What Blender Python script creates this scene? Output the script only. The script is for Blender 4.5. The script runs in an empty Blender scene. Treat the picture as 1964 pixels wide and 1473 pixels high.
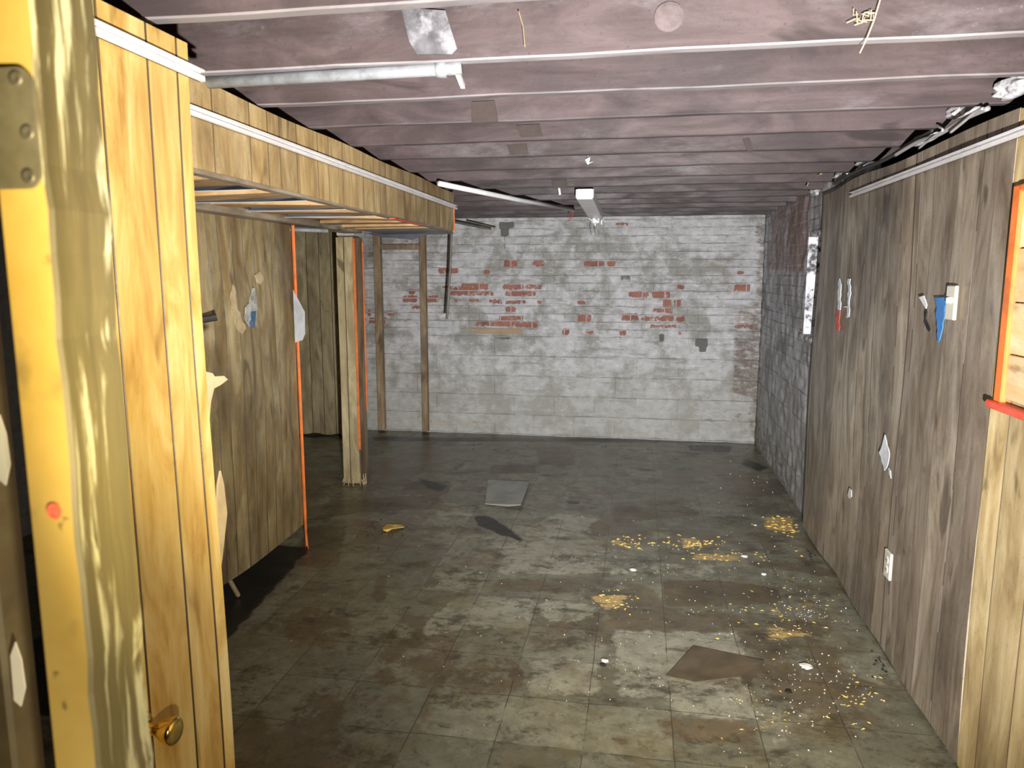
import bpy, math, random
import numpy as np
from mathutils import Vector, Matrix
from math import radians, sin, cos, pi
random.seed(7)
C = bpy.context.scene.collection
S = bpy.context.scene

# ---------------------------------------------------------------- camera
W, H, F = 1964, 1473, 1422.0
YAW, PITCH, EYE = radians(9.6), radians(8.4), 1.6
cam_d = bpy.data.cameras.new('camera'); cam = bpy.data.objects.new('camera', cam_d); C.objects.link(cam)
cam.location = (0, 0, EYE); cam.rotation_euler = (pi/2-PITCH, 0, YAW)
cam_d.sensor_width = 36; cam_d.lens = F/W*36; cam_d.clip_start = 0.02
cam_d.dof.use_dof = True; cam_d.dof.focus_distance = 3.6; cam_d.dof.aperture_fstop = 7.0
S.camera = cam
# ---------------------------------------------------------------- world, lights, exposure
w = bpy.data.worlds.new('world'); S.world = w; w.use_nodes = True
w.node_tree.nodes['Background'].inputs[0].default_value = (0.02, 0.02, 0.025, 1)
w.node_tree.nodes['Background'].inputs[1].default_value = 0.05
def spot(name, loc, target, watts, col, size, blend, r=0.02):
    l = bpy.data.lights.new(name, 'SPOT'); l.energy = watts; l.color = col; l.spot_size = radians(size); l.spot_blend = blend
    l.shadow_soft_size = r
    o = bpy.data.objects.new(name, l); C.objects.link(o); o.location = loc
    o.rotation_euler = (Vector(target)-Vector(loc)).to_track_quat('-Z', 'Y').to_euler(); return o
LP = (0.16, -0.06, 1.22)
AIM = (LP[0]+.10, LP[1]+.93, LP[2]+.36)
spot('flashlight_core', LP, (-0.35, 7.2, 0.85), 470, (0.88, 0.93, 1.0), 44, 1.0)
spot('flashlight_beam', LP, (0.10, 5.0, 1.15), 360, (0.93, 0.93, 1.0), 86, 1.0)
spot('flashlight_ring', LP, AIM, 130, (1.0, 0.80, 0.36), 108, 0.22)
spot('flashlight_body', LP, AIM, 310, (0.93, 0.92, 1.0), 100, 0.40)
spot('flashlight_spill', LP, (LP[0]-.1, LP[1]+1, LP[2]), 31, (1.0, 0.86, 0.56), 165, 0.3)
S.view_settings.view_transform = 'Standard'; S.view_settings.look = 'None'
S.view_settings.exposure = 0.5; S.view_settings.gamma = 1; S.view_settings.use_curve_mapping = False

# ---------------------------------------------------------------- pixel -> point on a real plane
_r = np.array([cos(YAW), sin(YAW), 0]); _d = np.array([-sin(YAW)*cos(PITCH), cos(YAW)*cos(PITCH), -sin(PITCH)]); _u = np.cross(_r, _d)
def ray(px, py): return _d + _r*(px-W/2)/F - _u*(py-H/2)/F
def onX(px, py, x): d = ray(px, py); return Vector(np.array([0, 0, EYE])+d*(x/d[0]))
def onY(px, py, y): d = ray(px, py); return Vector(np.array([0, 0, EYE])+d*(y/d[1]))
def onZ(px, py, z): d = ray(px, py); return Vector(np.array([0, 0, EYE])+d*((z-EYE)/d[2]))

# ---------------------------------------------------------------- node helpers
class NT:
    def __init__(s, name):
        s.m = bpy.data.materials.new(name); s.m.use_nodes = True; s.t = s.m.node_tree
        s.b = s.t.nodes['Principled BSDF']; s._geo = None
    def n(s, typ, ins=None, **kw):
        nd = s.t.nodes.new(typ)
        for k, v in kw.items(): setattr(nd, k, v)
        for k, v in (ins or {}).items(): s.set(nd.inputs[k], v)
        return nd
    def set(s, inp, v):
        if isinstance(v, bpy.types.NodeSocket): s.t.links.new(v, inp)
        elif isinstance(v, (tuple, list)) and len(v) == 3 and inp.type == 'RGBA': inp.default_value = (*v, 1)
        else: inp.default_value = v
    def pos(s):
        if not s._geo: s._geo = s.n('ShaderNodeNewGeometry').outputs['Position']
        return s._geo
    def map(s, scale=(1, 1, 1), loc=(0, 0, 0), vec=None):
        return s.n('ShaderNodeMapping', {'Vector': vec or s.pos(), 'Scale': scale, 'Location': loc}).outputs[0]
    def noise(s, scale=5, detail=4, rough=.55, vec=None, dist=0.0, col=False):
        nd = s.n('ShaderNodeTexNoise', {'Vector': vec or s.pos(), 'Scale': scale, 'Detail': detail, 'Roughness': rough, 'Distortion': dist})
        return nd.outputs['Color' if col else 'Fac']
    def ramp(s, fac, stops):
        nd = s.n('ShaderNodeValToRGB', {'Fac': fac}); e = nd.color_ramp.elements
        while len(e) < len(stops): e.new(0.5)
        for el, (p, c) in zip(e, stops): el.position = p; el.color = (*c, 1) if len(c) == 3 else c
        return nd.outputs[0]
    def step(s, fac, a, b, lo=0.0, hi=1.0):
        nd = s.n('ShaderNodeMapRange', {'Value': fac, 'From Min': a, 'From Max': b, 'To Min': lo, 'To Max': hi}); nd.interpolation_type = 'SMOOTHSTEP'
        return nd.outputs[0]
    def mix(s, f, a, b, mode='MIX'):
        nd = s.n('ShaderNodeMix', data_type='RGBA', blend_type=mode)
        s.set(nd.inputs[0], f); s.set(nd.inputs[6], a); s.set(nd.inputs[7], b); return nd.outputs[2]
    def math(s, op, a, b=0.0, clamp=False):
        nd = s.n('ShaderNodeMath', {0: a, 1: b}, operation=op); nd.use_clamp = clamp; return nd.outputs[0]
    def attr(s, name, ch):
        a = s.n('ShaderNodeAttribute', attribute_name=name)
        if ch == 'A': return a.outputs['Alpha']
        return s.n('ShaderNodeSeparateColor', {'Color': a.outputs['Color']}).outputs[ch]
    def bump(s, h, strength=.5, dist=.01, prev=None):
        ins = {'Height': h, 'Strength': strength, 'Distance': dist}
        if prev: ins['Normal'] = prev
        return s.n('ShaderNodeBump', ins).outputs[0]
    def out(s, color=None, rough=None, normal=None, metal=None, spec=None):
        if color is not None: s.set(s.b.inputs['Base Color'], color)
        if rough is not None: s.set(s.b.inputs['Roughness'], rough)
        if normal is not None: s.set(s.b.inputs['Normal'], normal)
        if metal is not None: s.set(s.b.inputs['Metallic'], metal)
        if spec is not None: s.set(s.b.inputs['Specular IOR Level'], spec)
        return s.m

def wood(name, dark, mid, light, axis='Z', dirt=(0.06, 0.05, 0.035), dirt_amt=.5, rough=.45, fine=1.0, groove=(0.03, 0.02, 0.012), mold=None, spec=.4):
    t = NT(name)
    lo = .5; hi = 12*fine
    sc = {'X': (lo, hi, hi), 'Y': (hi, lo, hi), 'Z': (hi, hi, lo)}[axis]
    sc2 = {'X': (1.5, 6, 6), 'Y': (6, 1.5, 6), 'Z': (6, 6, 1.5)}[axis]
    tint = t.attr('mask', 'Red'); gr = t.attr('mask', 'Green'); lg = t.attr('mask', 'Blue')
    off = t.n('ShaderNodeCombineXYZ', {0: t.math('MULTIPLY', tint, 13.7), 1: t.math('MULTIPLY', tint, 7.1), 2: t.math('MULTIPLY', tint, 31.0)}).outputs[0]
    p = t.n('ShaderNodeVectorMath', {0: t.pos(), 1: off}, operation='ADD').outputs[0]
    grain = t.noise(3.0, 8, .6, t.map(sc, vec=p), .4)
    blot = t.noise(1.6, 5, .6, t.map(sc2, vec=p), 1.2)
    f = t.math('ADD', t.math('MULTIPLY', grain, .24), t.math('MULTIPLY', blot, .76))
    col = t.ramp(f, [(.34, dark), (.5, mid), (.64, light)])
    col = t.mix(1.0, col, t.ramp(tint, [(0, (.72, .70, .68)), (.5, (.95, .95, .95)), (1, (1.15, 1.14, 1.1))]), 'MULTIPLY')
    kn = t.noise(2.3, 3, .5, t.map({'X': (1.2, 4, 4), 'Y': (4, 1.2, 4), 'Z': (4, 4, 1.3)}[axis], (3, 1, 9), vec=p), .8)
    col = t.mix(t.step(kn, .60, .72, 0, .75), col, tuple(c*.45 for c in dark))
    big = t.noise(1.5, 8, .65, t.map((1, 1, .6), (5, 2, 8)))
    col = t.mix(t.step(big, .46, .66, 0, dirt_amt), col, dirt)
    sp = t.noise(60, 4, .7); col = t.mix(t.step(sp, .60, .70, 0, dirt_amt*.9), col, dirt)
    if mold is not None:
        mo = t.noise(4, 8, .7, t.map((.5, 1.4, 1.4))); col = t.mix(t.step(mo, .52, .74, 0, .75), col, mold)
        ms = t.noise(55, 6, .8); col = t.mix(t.math('MULTIPLY', t.step(ms, .60, .70), t.step(mo, .52, .68, 0, .7)), col, tuple(min(1, c*2.2) for c in mold))
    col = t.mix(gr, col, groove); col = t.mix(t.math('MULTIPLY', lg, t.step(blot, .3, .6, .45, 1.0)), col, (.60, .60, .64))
    nrm = t.bump(grain, .15, .003); nrm = t.bump(sp, .18, .003, nrm)
    return t.out(col, t.step(blot, .3, .7, rough+.15, rough-.08), nrm, spec=spec)

def plain(name, col, rough=.5, metal=0.0, var=.25, scale=12, bump=.15, dirt=None, dirt_amt=.5):
    t = NT(name)
    n = t.noise(scale, 6, .62)
    c = t.ramp(n, [(.3, tuple(x*(1-var) for x in col)), (.7, tuple(min(1, x*(1+var)) for x in col))])
    if dirt is not None:
        d = t.noise(scale*.55, 7, .7, t.map(loc=(4, 7, 2))); c = t.mix(t.step(d, .48, .62, 0, dirt_amt), c, dirt)
    return t.out(c, rough, t.bump(n, bump, .003), metal)

M = {}
M['panel_near'] = wood('yellow_oak_panelling', (.50, .28, .07), (.72, .50, .16), (.86, .70, .32), dirt_amt=.16, rough=.42)
M['panel_left'] = wood('stained_oak_panelling', (.26, .18, .08), (.42, .33, .17), (.58, .50, .29), dirt_amt=.55, rough=.40)
M['panel_soffit'] = wood('soffit_panelling', (.25, .16, .07), (.44, .32, .15), (.62, .50, .28), dirt_amt=.45, rough=.42)
M['panel_far'] = wood('far_panelling', (.22, .17, .09), (.38, .32, .18), (.52, .45, .28), dirt_amt=.35, rough=.5)
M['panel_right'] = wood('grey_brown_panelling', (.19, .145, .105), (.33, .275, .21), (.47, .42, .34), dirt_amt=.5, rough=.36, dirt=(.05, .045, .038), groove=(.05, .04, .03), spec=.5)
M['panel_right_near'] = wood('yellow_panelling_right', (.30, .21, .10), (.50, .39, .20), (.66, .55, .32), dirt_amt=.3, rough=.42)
M['joist'] = wood('purple_brown_joist', (.052, .037, .037), (.090, .067, .068), (.142, .108, .112), axis='X', dirt=(.035, .029, .032), dirt_amt=.6, rough=.5, fine=.8, mold=(.17, .155, .165))
M['stud'] = wood('stud_timber', (.15, .10, .055), (.27, .19, .11), (.38, .29, .18), dirt_amt=.45, rough=.6)
M['pine_x'] = wood('pine_slat', (.34, .20, .09), (.52, .34, .16), (.68, .48, .26), axis='X', dirt_amt=.4, rough=.6)
M['rail_y'] = wood('grey_timber_rail', (.17, .14, .10), (.30, .25, .19), (.42, .37, .29), axis='Y', dirt_amt=.45, rough=.6)
M['pine_bright'] = wood('bright_pine_board', (.62, .42, .18), (.82, .62, .32), (.92, .78, .50), axis='Y', dirt_amt=.12, rough=.5)
M['orange'] = plain('orange_paint', (.80, .20, .045), .45, var=.18, dirt=(.30, .12, .05), dirt_amt=.5)
M['red_paint'] = plain('red_paint', (.70, .10, .06), .45, var=.2, dirt=(.5, .35, .3))
M['white_metal'] = plain('white_enamel_metal', (.84, .84, .86), .35, var=.06, dirt=(.55, .54, .53), dirt_amt=.3)
M['galv'] = plain('galvanised_steel', (.42, .46, .50), .42, .35, var=.2, scale=25, dirt=(.24, .25, .26))
M['duct'] = plain('sheet_metal_duct', (.60, .66, .76), .45, .3, var=.15, scale=6, dirt=(.3, .3, .3), dirt_amt=.3)
M['dark_metal'] = plain('dull_dark_metal', (.13, .12, .10), .5, .6, var=.3)
M['black_slot'] = plain('black_slot', (.02, .02, .02), .6)
M['hinge'] = plain('tarnished_hinge_metal', (.12, .11, .08), .5, .3, var=.25, scale=30, dirt=(.10, .09, .06), dirt_amt=.6)
M['brass'] = plain('polished_brass', (.78, .55, .16), .18, 1.0, var=.06, bump=.02)
M['ivory'] = plain('ivory_plastic', (.74, .72, .62), .35, var=.06)
M['paper'] = plain('pale_paper', (.80, .86, .92), .7, var=.08, dirt=(.45, .47, .48), dirt_amt=.45)
M['blue'] = plain('blue_tape', (.06, .24, .62), .5, var=.2)
M['white_chip'] = plain('white_paint_chip', (.80, .78, .72), .6, var=.1)
M['yellow_scrap'] = plain('yellow_scrap', (.72, .50, .12), .7, var=.2)
M['straw'] = plain('straw_wood', (.58, .47, .28), .6, var=.2)
M['tile_pale'] = plain('pale_vinyl_tile', (.30, .31, .27), .38, var=.22, scale=7, dirt=(.14, .12, .09), dirt_amt=.5)
M['tile_brown'] = plain('brown_tile_back', (.115, .09, .055), .45, var=.3, scale=9, dirt=(.17, .14, .09), dirt_amt=.4)
M['cable'] = plain('grey_cable', (.38, .38, .38), .5, var=.15)
M['black_cable'] = plain('black_cable', (.03, .03, .03), .5)
M['red_wire'] = plain('red_wire', (.6, .05, .04), .4)
M['black_sheet'] = plain('black_plastic_sheet', (.07, .075, .085), .35, var=.3)
M['concrete'] = plain('concrete_block_cap', (.50, .50, .48), .8, var=.2, scale=20)
M['subfloor'] = plain('dark_subfloor', (.06, .045, .04), .8)
M['foot_shade'] = plain('black_foot_shade', (.018, .016, .013), .75, var=.4, scale=30, bump=.6)  # black for painting the shade under the raised left panelling

# weathered jamb edge: grey brown wood with flaking pale paint
def jamb_mat():
    t = NT('flaking_jamb_paint')
    n = t.noise(3, 7, .62, t.map((26, 26, 1.6)), .5); m = t.noise(2, 5, .6, t.map((9, 9, 1), (3, 3, 3)))
    c = t.ramp(m, [(.35, (.045, .037, .015)), (.6, (.085, .070, .030))])
    c = t.mix(t.step(n, .53, .64, 0, .85), c, (.36, .35, .24))
    return t.out(c, .6, t.bump(n, .5, .003))
M['jamb_side'] = jamb_mat()
def jamb_front():
    t = NT('yellow_jamb_paint')
    n = t.noise(7, 6, .6); c = t.ramp(n, [(.3, (.37, .245, .06)), (.7, (.47, .345, .115))])
    s = t.noise(45, 3, .5); c = t.mix(t.step(s, .66, .73, 0, .7), c, (.12, .08, .03))
    b = t.noise(14, 3, .5, t.map(loc=(1.3, 2.2, 5.1))); c = t.mix(t.step(b, .60, .74, 0, .7), c, (.16, .12, .05))
    return t.out(c, .5, t.bump(n, .2, .003))
M['jamb_front'] = jamb_front()

# ---------------------------------------------------------------- mesh helpers
class MB:
    def __init__(s): s.v = []; s.f = []; s.a = []; s.mi = []
    def vert(s, p): s.v.append(tuple(p)); return len(s.v)-1
    def face(s, ids, a=(.5, 0, 0), mi=0): s.f.append(tuple(ids)); s.a.append(a); s.mi.append(mi)
    def poly(s, pts, a=(.5, 0, 0), mi=0): s.face([s.vert(p) for p in pts], a, mi)
    def box(s, lo, hi, a=None, mat=None, bev=0.0, mi=0):
        a = a or (random.random(), 0, 0)
        x0, y0, z0 = lo; x1, y1, z1 = hi; b = min(bev, (x1-x0)*.4, (y1-y0)*.4, (z1-z0)*.4)
        if b <= 0:
            P = [(x, y, z) for x in (x0, x1) for y in (y0, y1) for z in (z0, z1)]
            Fs = [(0, 1, 3, 2), (4, 6, 7, 5), (0, 4, 5, 1), (2, 3, 7, 6), (0, 2, 6, 4), (1, 5, 7, 3)]
        else:
            P = []; idx = {}
            for i, x in enumerate((x0, x1)):
                for j, y in enumerate((y0, y1)):
                    for k, z in enumerate((z0, z1)):
                        sx = b if i == 0 else -b; sy = b if j == 0 else -b; sz = b if k == 0 else -b
                        idx[(i, j, k, 0)] = len(P); P.append((x, y+sy, z+sz))
                        idx[(i, j, k, 1)] = len(P); P.append((x+sx, y, z+sz))
                        idx[(i, j, k, 2)] = len(P); P.append((x+sx, y+sy, z))
            Fs = []
            for i in (0, 1): Fs.append([idx[(i, j, k, 0)] for j, k in ((0, 0), (1, 0), (1, 1), (0, 1))])
            for j in (0, 1): Fs.append([idx[(i, j, k, 1)] for i, k in ((0, 0), (1, 0), (1, 1), (0, 1))])
            for k in (0, 1): Fs.append([idx[(i, j, k, 2)] for i, j in ((0, 0), (1, 0), (1, 1), (0, 1))])
            for j in (0, 1):
                for k in (0, 1): Fs.append([idx[(0, j, k, 1)], idx[(1, j, k, 1)], idx[(1, j, k, 2)], idx[(0, j, k, 2)]])
            for i in (0, 1):
                for k in (0, 1): Fs.append([idx[(i, 0, k, 0)], idx[(i, 1, k, 0)], idx[(i, 1, k, 2)], idx[(i, 0, k, 2)]])
            for i in (0, 1):
                for j in (0, 1): Fs.append([idx[(i, j, 0, 0)], idx[(i, j, 1, 0)], idx[(i, j, 1, 1)], idx[(i, j, 0, 1)]])
            for i in (0, 1):
                for j in (0, 1):
                    for k in (0, 1): Fs.append([idx[(i, j, k, 0)], idx[(i, j, k, 1)], idx[(i, j, k, 2)]])
        if mat is not None: P = [tuple(mat @ Vector(p)) for p in P]
        o = len(s.v); s.v += P
        for f in Fs: s.face([o+q for q in f], a, mi)
    def tube(s, pts, r, n=10, a=None, mi=0, cap=True):
        a = a or (.5, 0, 0); pts = [Vector(p) for p in pts]; rs = r if isinstance(r, (list, tuple)) else [r]*len(pts)
        rings = []; up = None
        for i, p in enumerate(pts):
            d = (pts[min(i+1, len(pts)-1)]-pts[max(i-1, 0)]).normalized()
            if up is None: up = d.orthogonal().normalized()
            up = (up-d*up.dot(d)).normalized(); sd = d.cross(up)
            rings.append([s.vert(p+(up*cos(2*pi*k/n)+sd*sin(2*pi*k/n))*rs[i]) for k in range(n)])
        for A, B in zip(rings, rings[1:]):
            for k in range(n): s.face([A[k], A[(k+1) % n], B[(k+1) % n], B[k]], a, mi)
        if cap: s.face(rings[0][::-1], a, mi); s.face(rings[-1], a, mi)
    def sheet(s, pts, normal, th, a=None, mi=0):
        "outline polygon with real thickness"
        a = a or (.5, 0, 0); n = Vector(normal)*th
        A = [s.vert(p) for p in pts]; B = [s.vert(Vector(p)+n) for p in pts]
        s.face(A[::-1], a, mi); s.face(B, a, mi)
        for i in range(len(A)):
            j = (i+1) % len(A); s.face([A[i], A[j], B[j], B[i]], a, mi)
    def build(s, name, mat, parent=None, origin=None, smooth=False):
        V = np.array(s.v, float)
        if origin is None:
            if parent is not None and not isinstance(parent, str): origin = parent.matrix_world.translation if False else ORG[parent.name]
            else: origin = Vector(((V[:, 0].min()+V[:, 0].max())/2, (V[:, 1].min()+V[:, 1].max())/2, V[:, 2].min()))
        me = bpy.data.meshes.new(name); me.from_pydata([tuple(Vector(v)-Vector(origin)) for v in s.v], [], s.f)
        for m_ in (mat if isinstance(mat, list) else [mat]): me.materials.append(m_)
        at = me.color_attributes.new('mask', 'FLOAT_COLOR', 'CORNER')
        buf = []
        for f, a in zip(s.f, s.a): buf += [*a[:3], 1.0]*len(f)
        at.data.foreach_set('color', buf)
        me.polygons.foreach_set('material_index', s.mi)
        if smooth: me.polygons.foreach_set('use_smooth', [True]*len(s.f))
        me.update()
        import bmesh
        bm = bmesh.new(); bm.from_mesh(me); bmesh.ops.recalc_face_normals(bm, faces=bm.faces); bm.to_mesh(me); bm.free()
        o = bpy.data.objects.new(name, me); C.objects.link(o)
        if parent is not None: o.parent = parent; ORG[o.name] = origin
        else: o.location = origin; ORG[o.name] = Vector(origin)
        return o
ORG = {}
def tag(o, label=None, cat=None, group=None, kind=None):
    if label: o['label'] = label
    if cat: o['category'] = cat
    if group: o['group'] = group
    if kind: o['kind'] = kind
    return o
def empty(name, loc, label, cat, group=None, kind=None):
    o = bpy.data.objects.new(name, None); C.objects.link(o); o.location = loc; o.empty_display_size = .1; ORG[o.name] = Vector(loc)
    return tag(o, label, cat, group, kind)

def panelling(mb, O, U, N, L, seams, vb, vt, bulge=lambda u, v: 0, th=.006, rows=24, gw=.003, gd=.002, light=(), wide=(), tints=None):
    "plank-grooved sheet: O origin at u=0 z=0, U along, N out of the face; real grooves, bulge, thickness"
    O = Vector(O); U = Vector(U); N = Vector(N); Z = Vector((0, 0, 1))
    us = [(0, 0)]; kinds = []
    cur = 0
    for i, q in enumerate(sorted(seams)):
        if q-gw <= cur+.004 or q+gw >= L: continue
        g = gw*(2 if i in wide else 1)
        g_ = -.0018 if i in light else gd; us += [(q-g, 0), (q-g*.5, g_), (q+g*.5, g_), (q+g, 0)]
        kinds += ['p', 'g', 'G', 'g']; cur = q
        if i in light: kinds[-2] = 'L'  # pale raised line: glint on the groove painted as colour
    us.append((L, 0)); kinds.append('p')
    # subdivide planks for the bulge
    us2 = [us[0]]; k2 = []; t = random.random()
    tl = []
    for (a, b, k) in zip(us, us[1:], kinds):
        if k == 'p':
            t = random.random()
            nsub = max(1, int((b[0]-a[0])/.05))
            for j in range(1, nsub+1): us2.append((a[0]+(b[0]-a[0])*j/nsub, 0)); k2.append('p'); tl.append(t)
            us2[-1] = b
        else: us2.append(b); k2.append(k); tl.append(t)
    grid = []; back = []
    for (u, g) in us2:
        col = []; bc = []
        for r in range(rows+1):
            v = vb(u)+(vt(u)-vb(u))*r/rows; bl = bulge(u, v)
            col.append(mb.vert(O+U*u+Z*v+N*(bl-g))); bc.append(mb.vert(O+U*u+Z*v+N*(bl-th)))
        grid.append(col); back.append(bc)
    n = len(us2)
    for i in range(n-1):
        k = k2[i]; a = {'p': (tl[i], 0, 0), 'g': (tl[i], .92, 0), 'G': (tl[i], 1, 0), 'L': (tl[i], 0, 1)}[k]
        for r in range(rows):
            aa = a
            if k == 'L' and (math.sin(r*1.7+i) + math.sin(r*.61+i*2.3)) < -.1: aa = (tl[i], 1, 0)
            mb.face([grid[i][r], grid[i+1][r], grid[i+1][r+1], grid[i][r+1]], aa)
            mb.face([back[i][r], back[i+1][r], back[i+1][r+1], back[i][r+1]], (tl[i], 0, 0))
        for r in (0, rows): mb.face([grid[i][r], grid[i+1][r], back[i+1][r], back[i][r]], (tl[i], 0, 0))
    for i in (0, n-1):
        for r in range(rows): mb.face([grid[i][r], grid[i][r+1], back[i][r+1], back[i][r]], (.9, 0, 0))

def inpoly(X, Y, poly):
    c = np.zeros(X.shape, bool); n = len(poly)
    for i in range(n):
        x0, y0 = poly[i][:2]; x1, y1 = poly[(i+1) % n][:2]
        if y0 == y1: continue
        c ^= ((y0 > Y) != (y1 > Y)) & (X < (x1-x0)*(Y-y0)/(y1-y0)+x0)
    return c
def blur(A, n=1):
    for _ in range(n):
        B = A.copy(); B[1:] += A[:-1]; B[:-1] += A[1:]; B[:, 1:] += A[:, :-1]; B[:, :-1] += A[:, 1:]
        A = B/5
    return A
def gridmesh(name, P, att, mat, kind='structure'):
    "P: (n,m,3) points, att: (n,m,4)"
    n, m, _ = P.shape
    me = bpy.data.meshes.new(name)
    idx = np.arange(n*m).reshape(n, m)
    q = np.stack([idx[:-1, :-1], idx[1:, :-1], idx[1:, 1:], idx[:-1, 1:]], -1).reshape(-1, 4)
    me.vertices.add(n*m); me.vertices.foreach_set('co', P.reshape(-1))
    me.loops.add(q.size); me.loops.foreach_set('vertex_index', q.reshape(-1))
    me.polygons.add(len(q)); me.polygons.foreach_set('loop_start', np.arange(0, q.size, 4)); me.polygons.foreach_set('loop_total', np.full(len(q), 4))
    me.polygons.foreach_set('use_smooth', [True]*len(q))
    me.update(calc_edges=True)
    a = me.color_attributes.new('paint', 'FLOAT_COLOR', 'POINT'); a.data.foreach_set('color', att.reshape(-1).astype(np.float32))
    me.materials.append(mat)
    o = bpy.data.objects.new(name, me); C.objects.link(o); o['kind'] = kind
    return o

# ================================================================ THE SHELL
XR, XB, YB, XL = 1.07, 1.13, 7.23, -1.9      # right panelling, right brick wall, back wall, left panelling
JZ = 2.13                                     # underside of joists
# ---------------- floor
FX0, FX1, FY0, FY1 = -3.7, 1.16, -0.6, 7.26
RES = .016
gx = np.arange(FX0, FX1+RES, RES); gy = np.arange(FY0, FY1+RES, RES)
GX, GY = np.meshgrid(gx, gy, indexing='ij')
def c5(l): return [onZ(560+.509*x, 800+.509*y, 0) for x, y in l]
def c6(l): return [onZ(900+.5417*x, 1050+.5417*y, 0) for x, y in l]
def c7(l): return [onZ(420+.3462*x, 1000+.3462*y, 0) for x, y in l]
def layer(polys, soft=4):
    A = np.zeros(GX.shape)
    for p in polys:
        k = 1.0
        if isinstance(p, tuple): p, k = p
        A = np.maximum(A, inpoly(GX, GY, p)*k)
    return blur(A, soft)
brown = layer([c5([(925, 110), (1050, 110), (1060, 150), (925, 150)]), c5([(930, 150), (1065, 150), (1060, 180), (930, 178)]), c5([(760, 180), (920, 180), (915, 212), (740, 210)]),
    (c5([(440, 240), (600, 240), (590, 290), (400, 290)]), .8), (c5([(0, 500), (190, 505), (170, 570), (0, 560)]), .9), c5([(60, 410), (200, 410), (180, 500), (20, 500)]),
    (c5([(230, 310), (560, 290), (530, 345), (260, 360), (40, 400)]), .8), c5([(1085, 402), (1187, 402), (1187, 450), (1130, 450)]), c5([(995, 448), (1050, 448), (1030, 478), (995, 478)]),
    (c5([(1200, 320), (1450, 310), (1560, 370), (1200, 400)]), .6), c5([(1400, 612), (1620, 620), (1650, 690), (1400, 690)]), c5([(40, 262), (130, 255), (70, 300), (30, 300)]),
    (c6([(0, 290), (210, 285), (205, 375), (160, 560), (0, 520)]), .45), c6([(150, 430), (190, 430), (185, 510), (165, 505)]),
    c6([(690, 115), (870, 120), (1100, 140), (1100, 200), (695, 205)]), c6([(500, 215), (770, 235), (760, 285), (520, 285)]), (c6([(1170, 450), (1290, 440), (1360, 540), (1200, 530)]), .8),
    (c6([(640, 600), (1000, 600), (1040, 700), (700, 690)]), .7), (c6([(340, 240), (480, 230), (480, 290), (260, 290)]), .8), (c6([(100, 110), (480, 105), (480, 165), (60, 160)]), .6),
    (c7([(1310, 760), (1700, 740), (1690, 960), (1230, 930), (1240, 800)]), .55), (c7([(880, 290), (930, 290), (910, 470), (830, 440)]), .9), c7([(1650, 860), (1690, 850), (1670, 960), (1640, 920)]),
    (c7([(60, 800), (900, 900), (1300, 1366), (60, 1366)]), .35)])
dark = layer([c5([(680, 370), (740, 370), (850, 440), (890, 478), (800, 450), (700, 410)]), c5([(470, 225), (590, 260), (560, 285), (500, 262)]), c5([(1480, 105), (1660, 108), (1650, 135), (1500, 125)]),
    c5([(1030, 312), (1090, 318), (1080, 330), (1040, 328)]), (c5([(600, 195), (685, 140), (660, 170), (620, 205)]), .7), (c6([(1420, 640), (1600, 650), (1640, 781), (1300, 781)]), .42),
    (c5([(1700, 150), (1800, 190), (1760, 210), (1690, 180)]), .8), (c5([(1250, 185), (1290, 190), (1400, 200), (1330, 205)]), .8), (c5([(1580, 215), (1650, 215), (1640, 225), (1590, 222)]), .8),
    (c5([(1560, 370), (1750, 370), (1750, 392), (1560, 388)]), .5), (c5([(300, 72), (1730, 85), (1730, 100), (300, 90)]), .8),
    [(-2.6, 2.2), (-1.74, 2.2), (-1.76, 2.9), (-1.87, 3.95), (-2.6, 3.95)]])  # last outline: black void under the left panelling, its shade painted on the floor
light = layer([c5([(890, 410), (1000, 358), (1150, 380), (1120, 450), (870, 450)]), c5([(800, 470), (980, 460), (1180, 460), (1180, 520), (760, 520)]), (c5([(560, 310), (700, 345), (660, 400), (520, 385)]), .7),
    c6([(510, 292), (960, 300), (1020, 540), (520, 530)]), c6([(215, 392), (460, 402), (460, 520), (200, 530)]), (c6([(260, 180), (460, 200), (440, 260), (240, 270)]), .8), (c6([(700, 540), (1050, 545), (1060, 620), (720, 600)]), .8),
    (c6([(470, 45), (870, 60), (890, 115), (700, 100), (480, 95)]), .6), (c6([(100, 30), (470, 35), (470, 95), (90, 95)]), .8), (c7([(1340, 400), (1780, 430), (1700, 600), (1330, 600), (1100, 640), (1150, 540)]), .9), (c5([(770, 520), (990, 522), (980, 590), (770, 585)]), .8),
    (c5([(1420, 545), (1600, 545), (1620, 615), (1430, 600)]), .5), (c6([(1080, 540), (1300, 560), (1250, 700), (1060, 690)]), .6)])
yel = layer([c5([(1780, 378), (1890, 378), (1890, 432), (1780, 425)]), c5([(1205, 458), (1330, 490), (1200, 478)]), c5([(1465, 455), (1550, 462), (1510, 497), (1465, 490)]),
    c5([(1500, 515), (1690, 520), (1690, 542), (1510, 537)]), c6([(415, 170), (560, 165), (555, 195), (490, 225)]), (c6([(1060, 215), (1110, 215), (1100, 245), (1070, 250)]), .8), (c6([(1040, 270), (1240, 310), (1060, 335)]), .8),
    (c6([(440, 525), (485, 525), (480, 540), (450, 538)]), 1), (c6([(1060, 585), (1110, 585), (1050, 650), (1020, 655)]), .8), (c6([(820, 20), (960, 35), (950, 50), (830, 45)]), 1), (c6([(1160, 180), (1235, 175), (1240, 230), (1190, 240)]), .5)], 3)
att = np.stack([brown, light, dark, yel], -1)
rng = np.random.default_rng(3)
lf = blur(rng.normal(0, 1, GX.shape), 30); lf = lf/lf.std()*.0012
P = np.stack([GX, GY, lf], -1)
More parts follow.
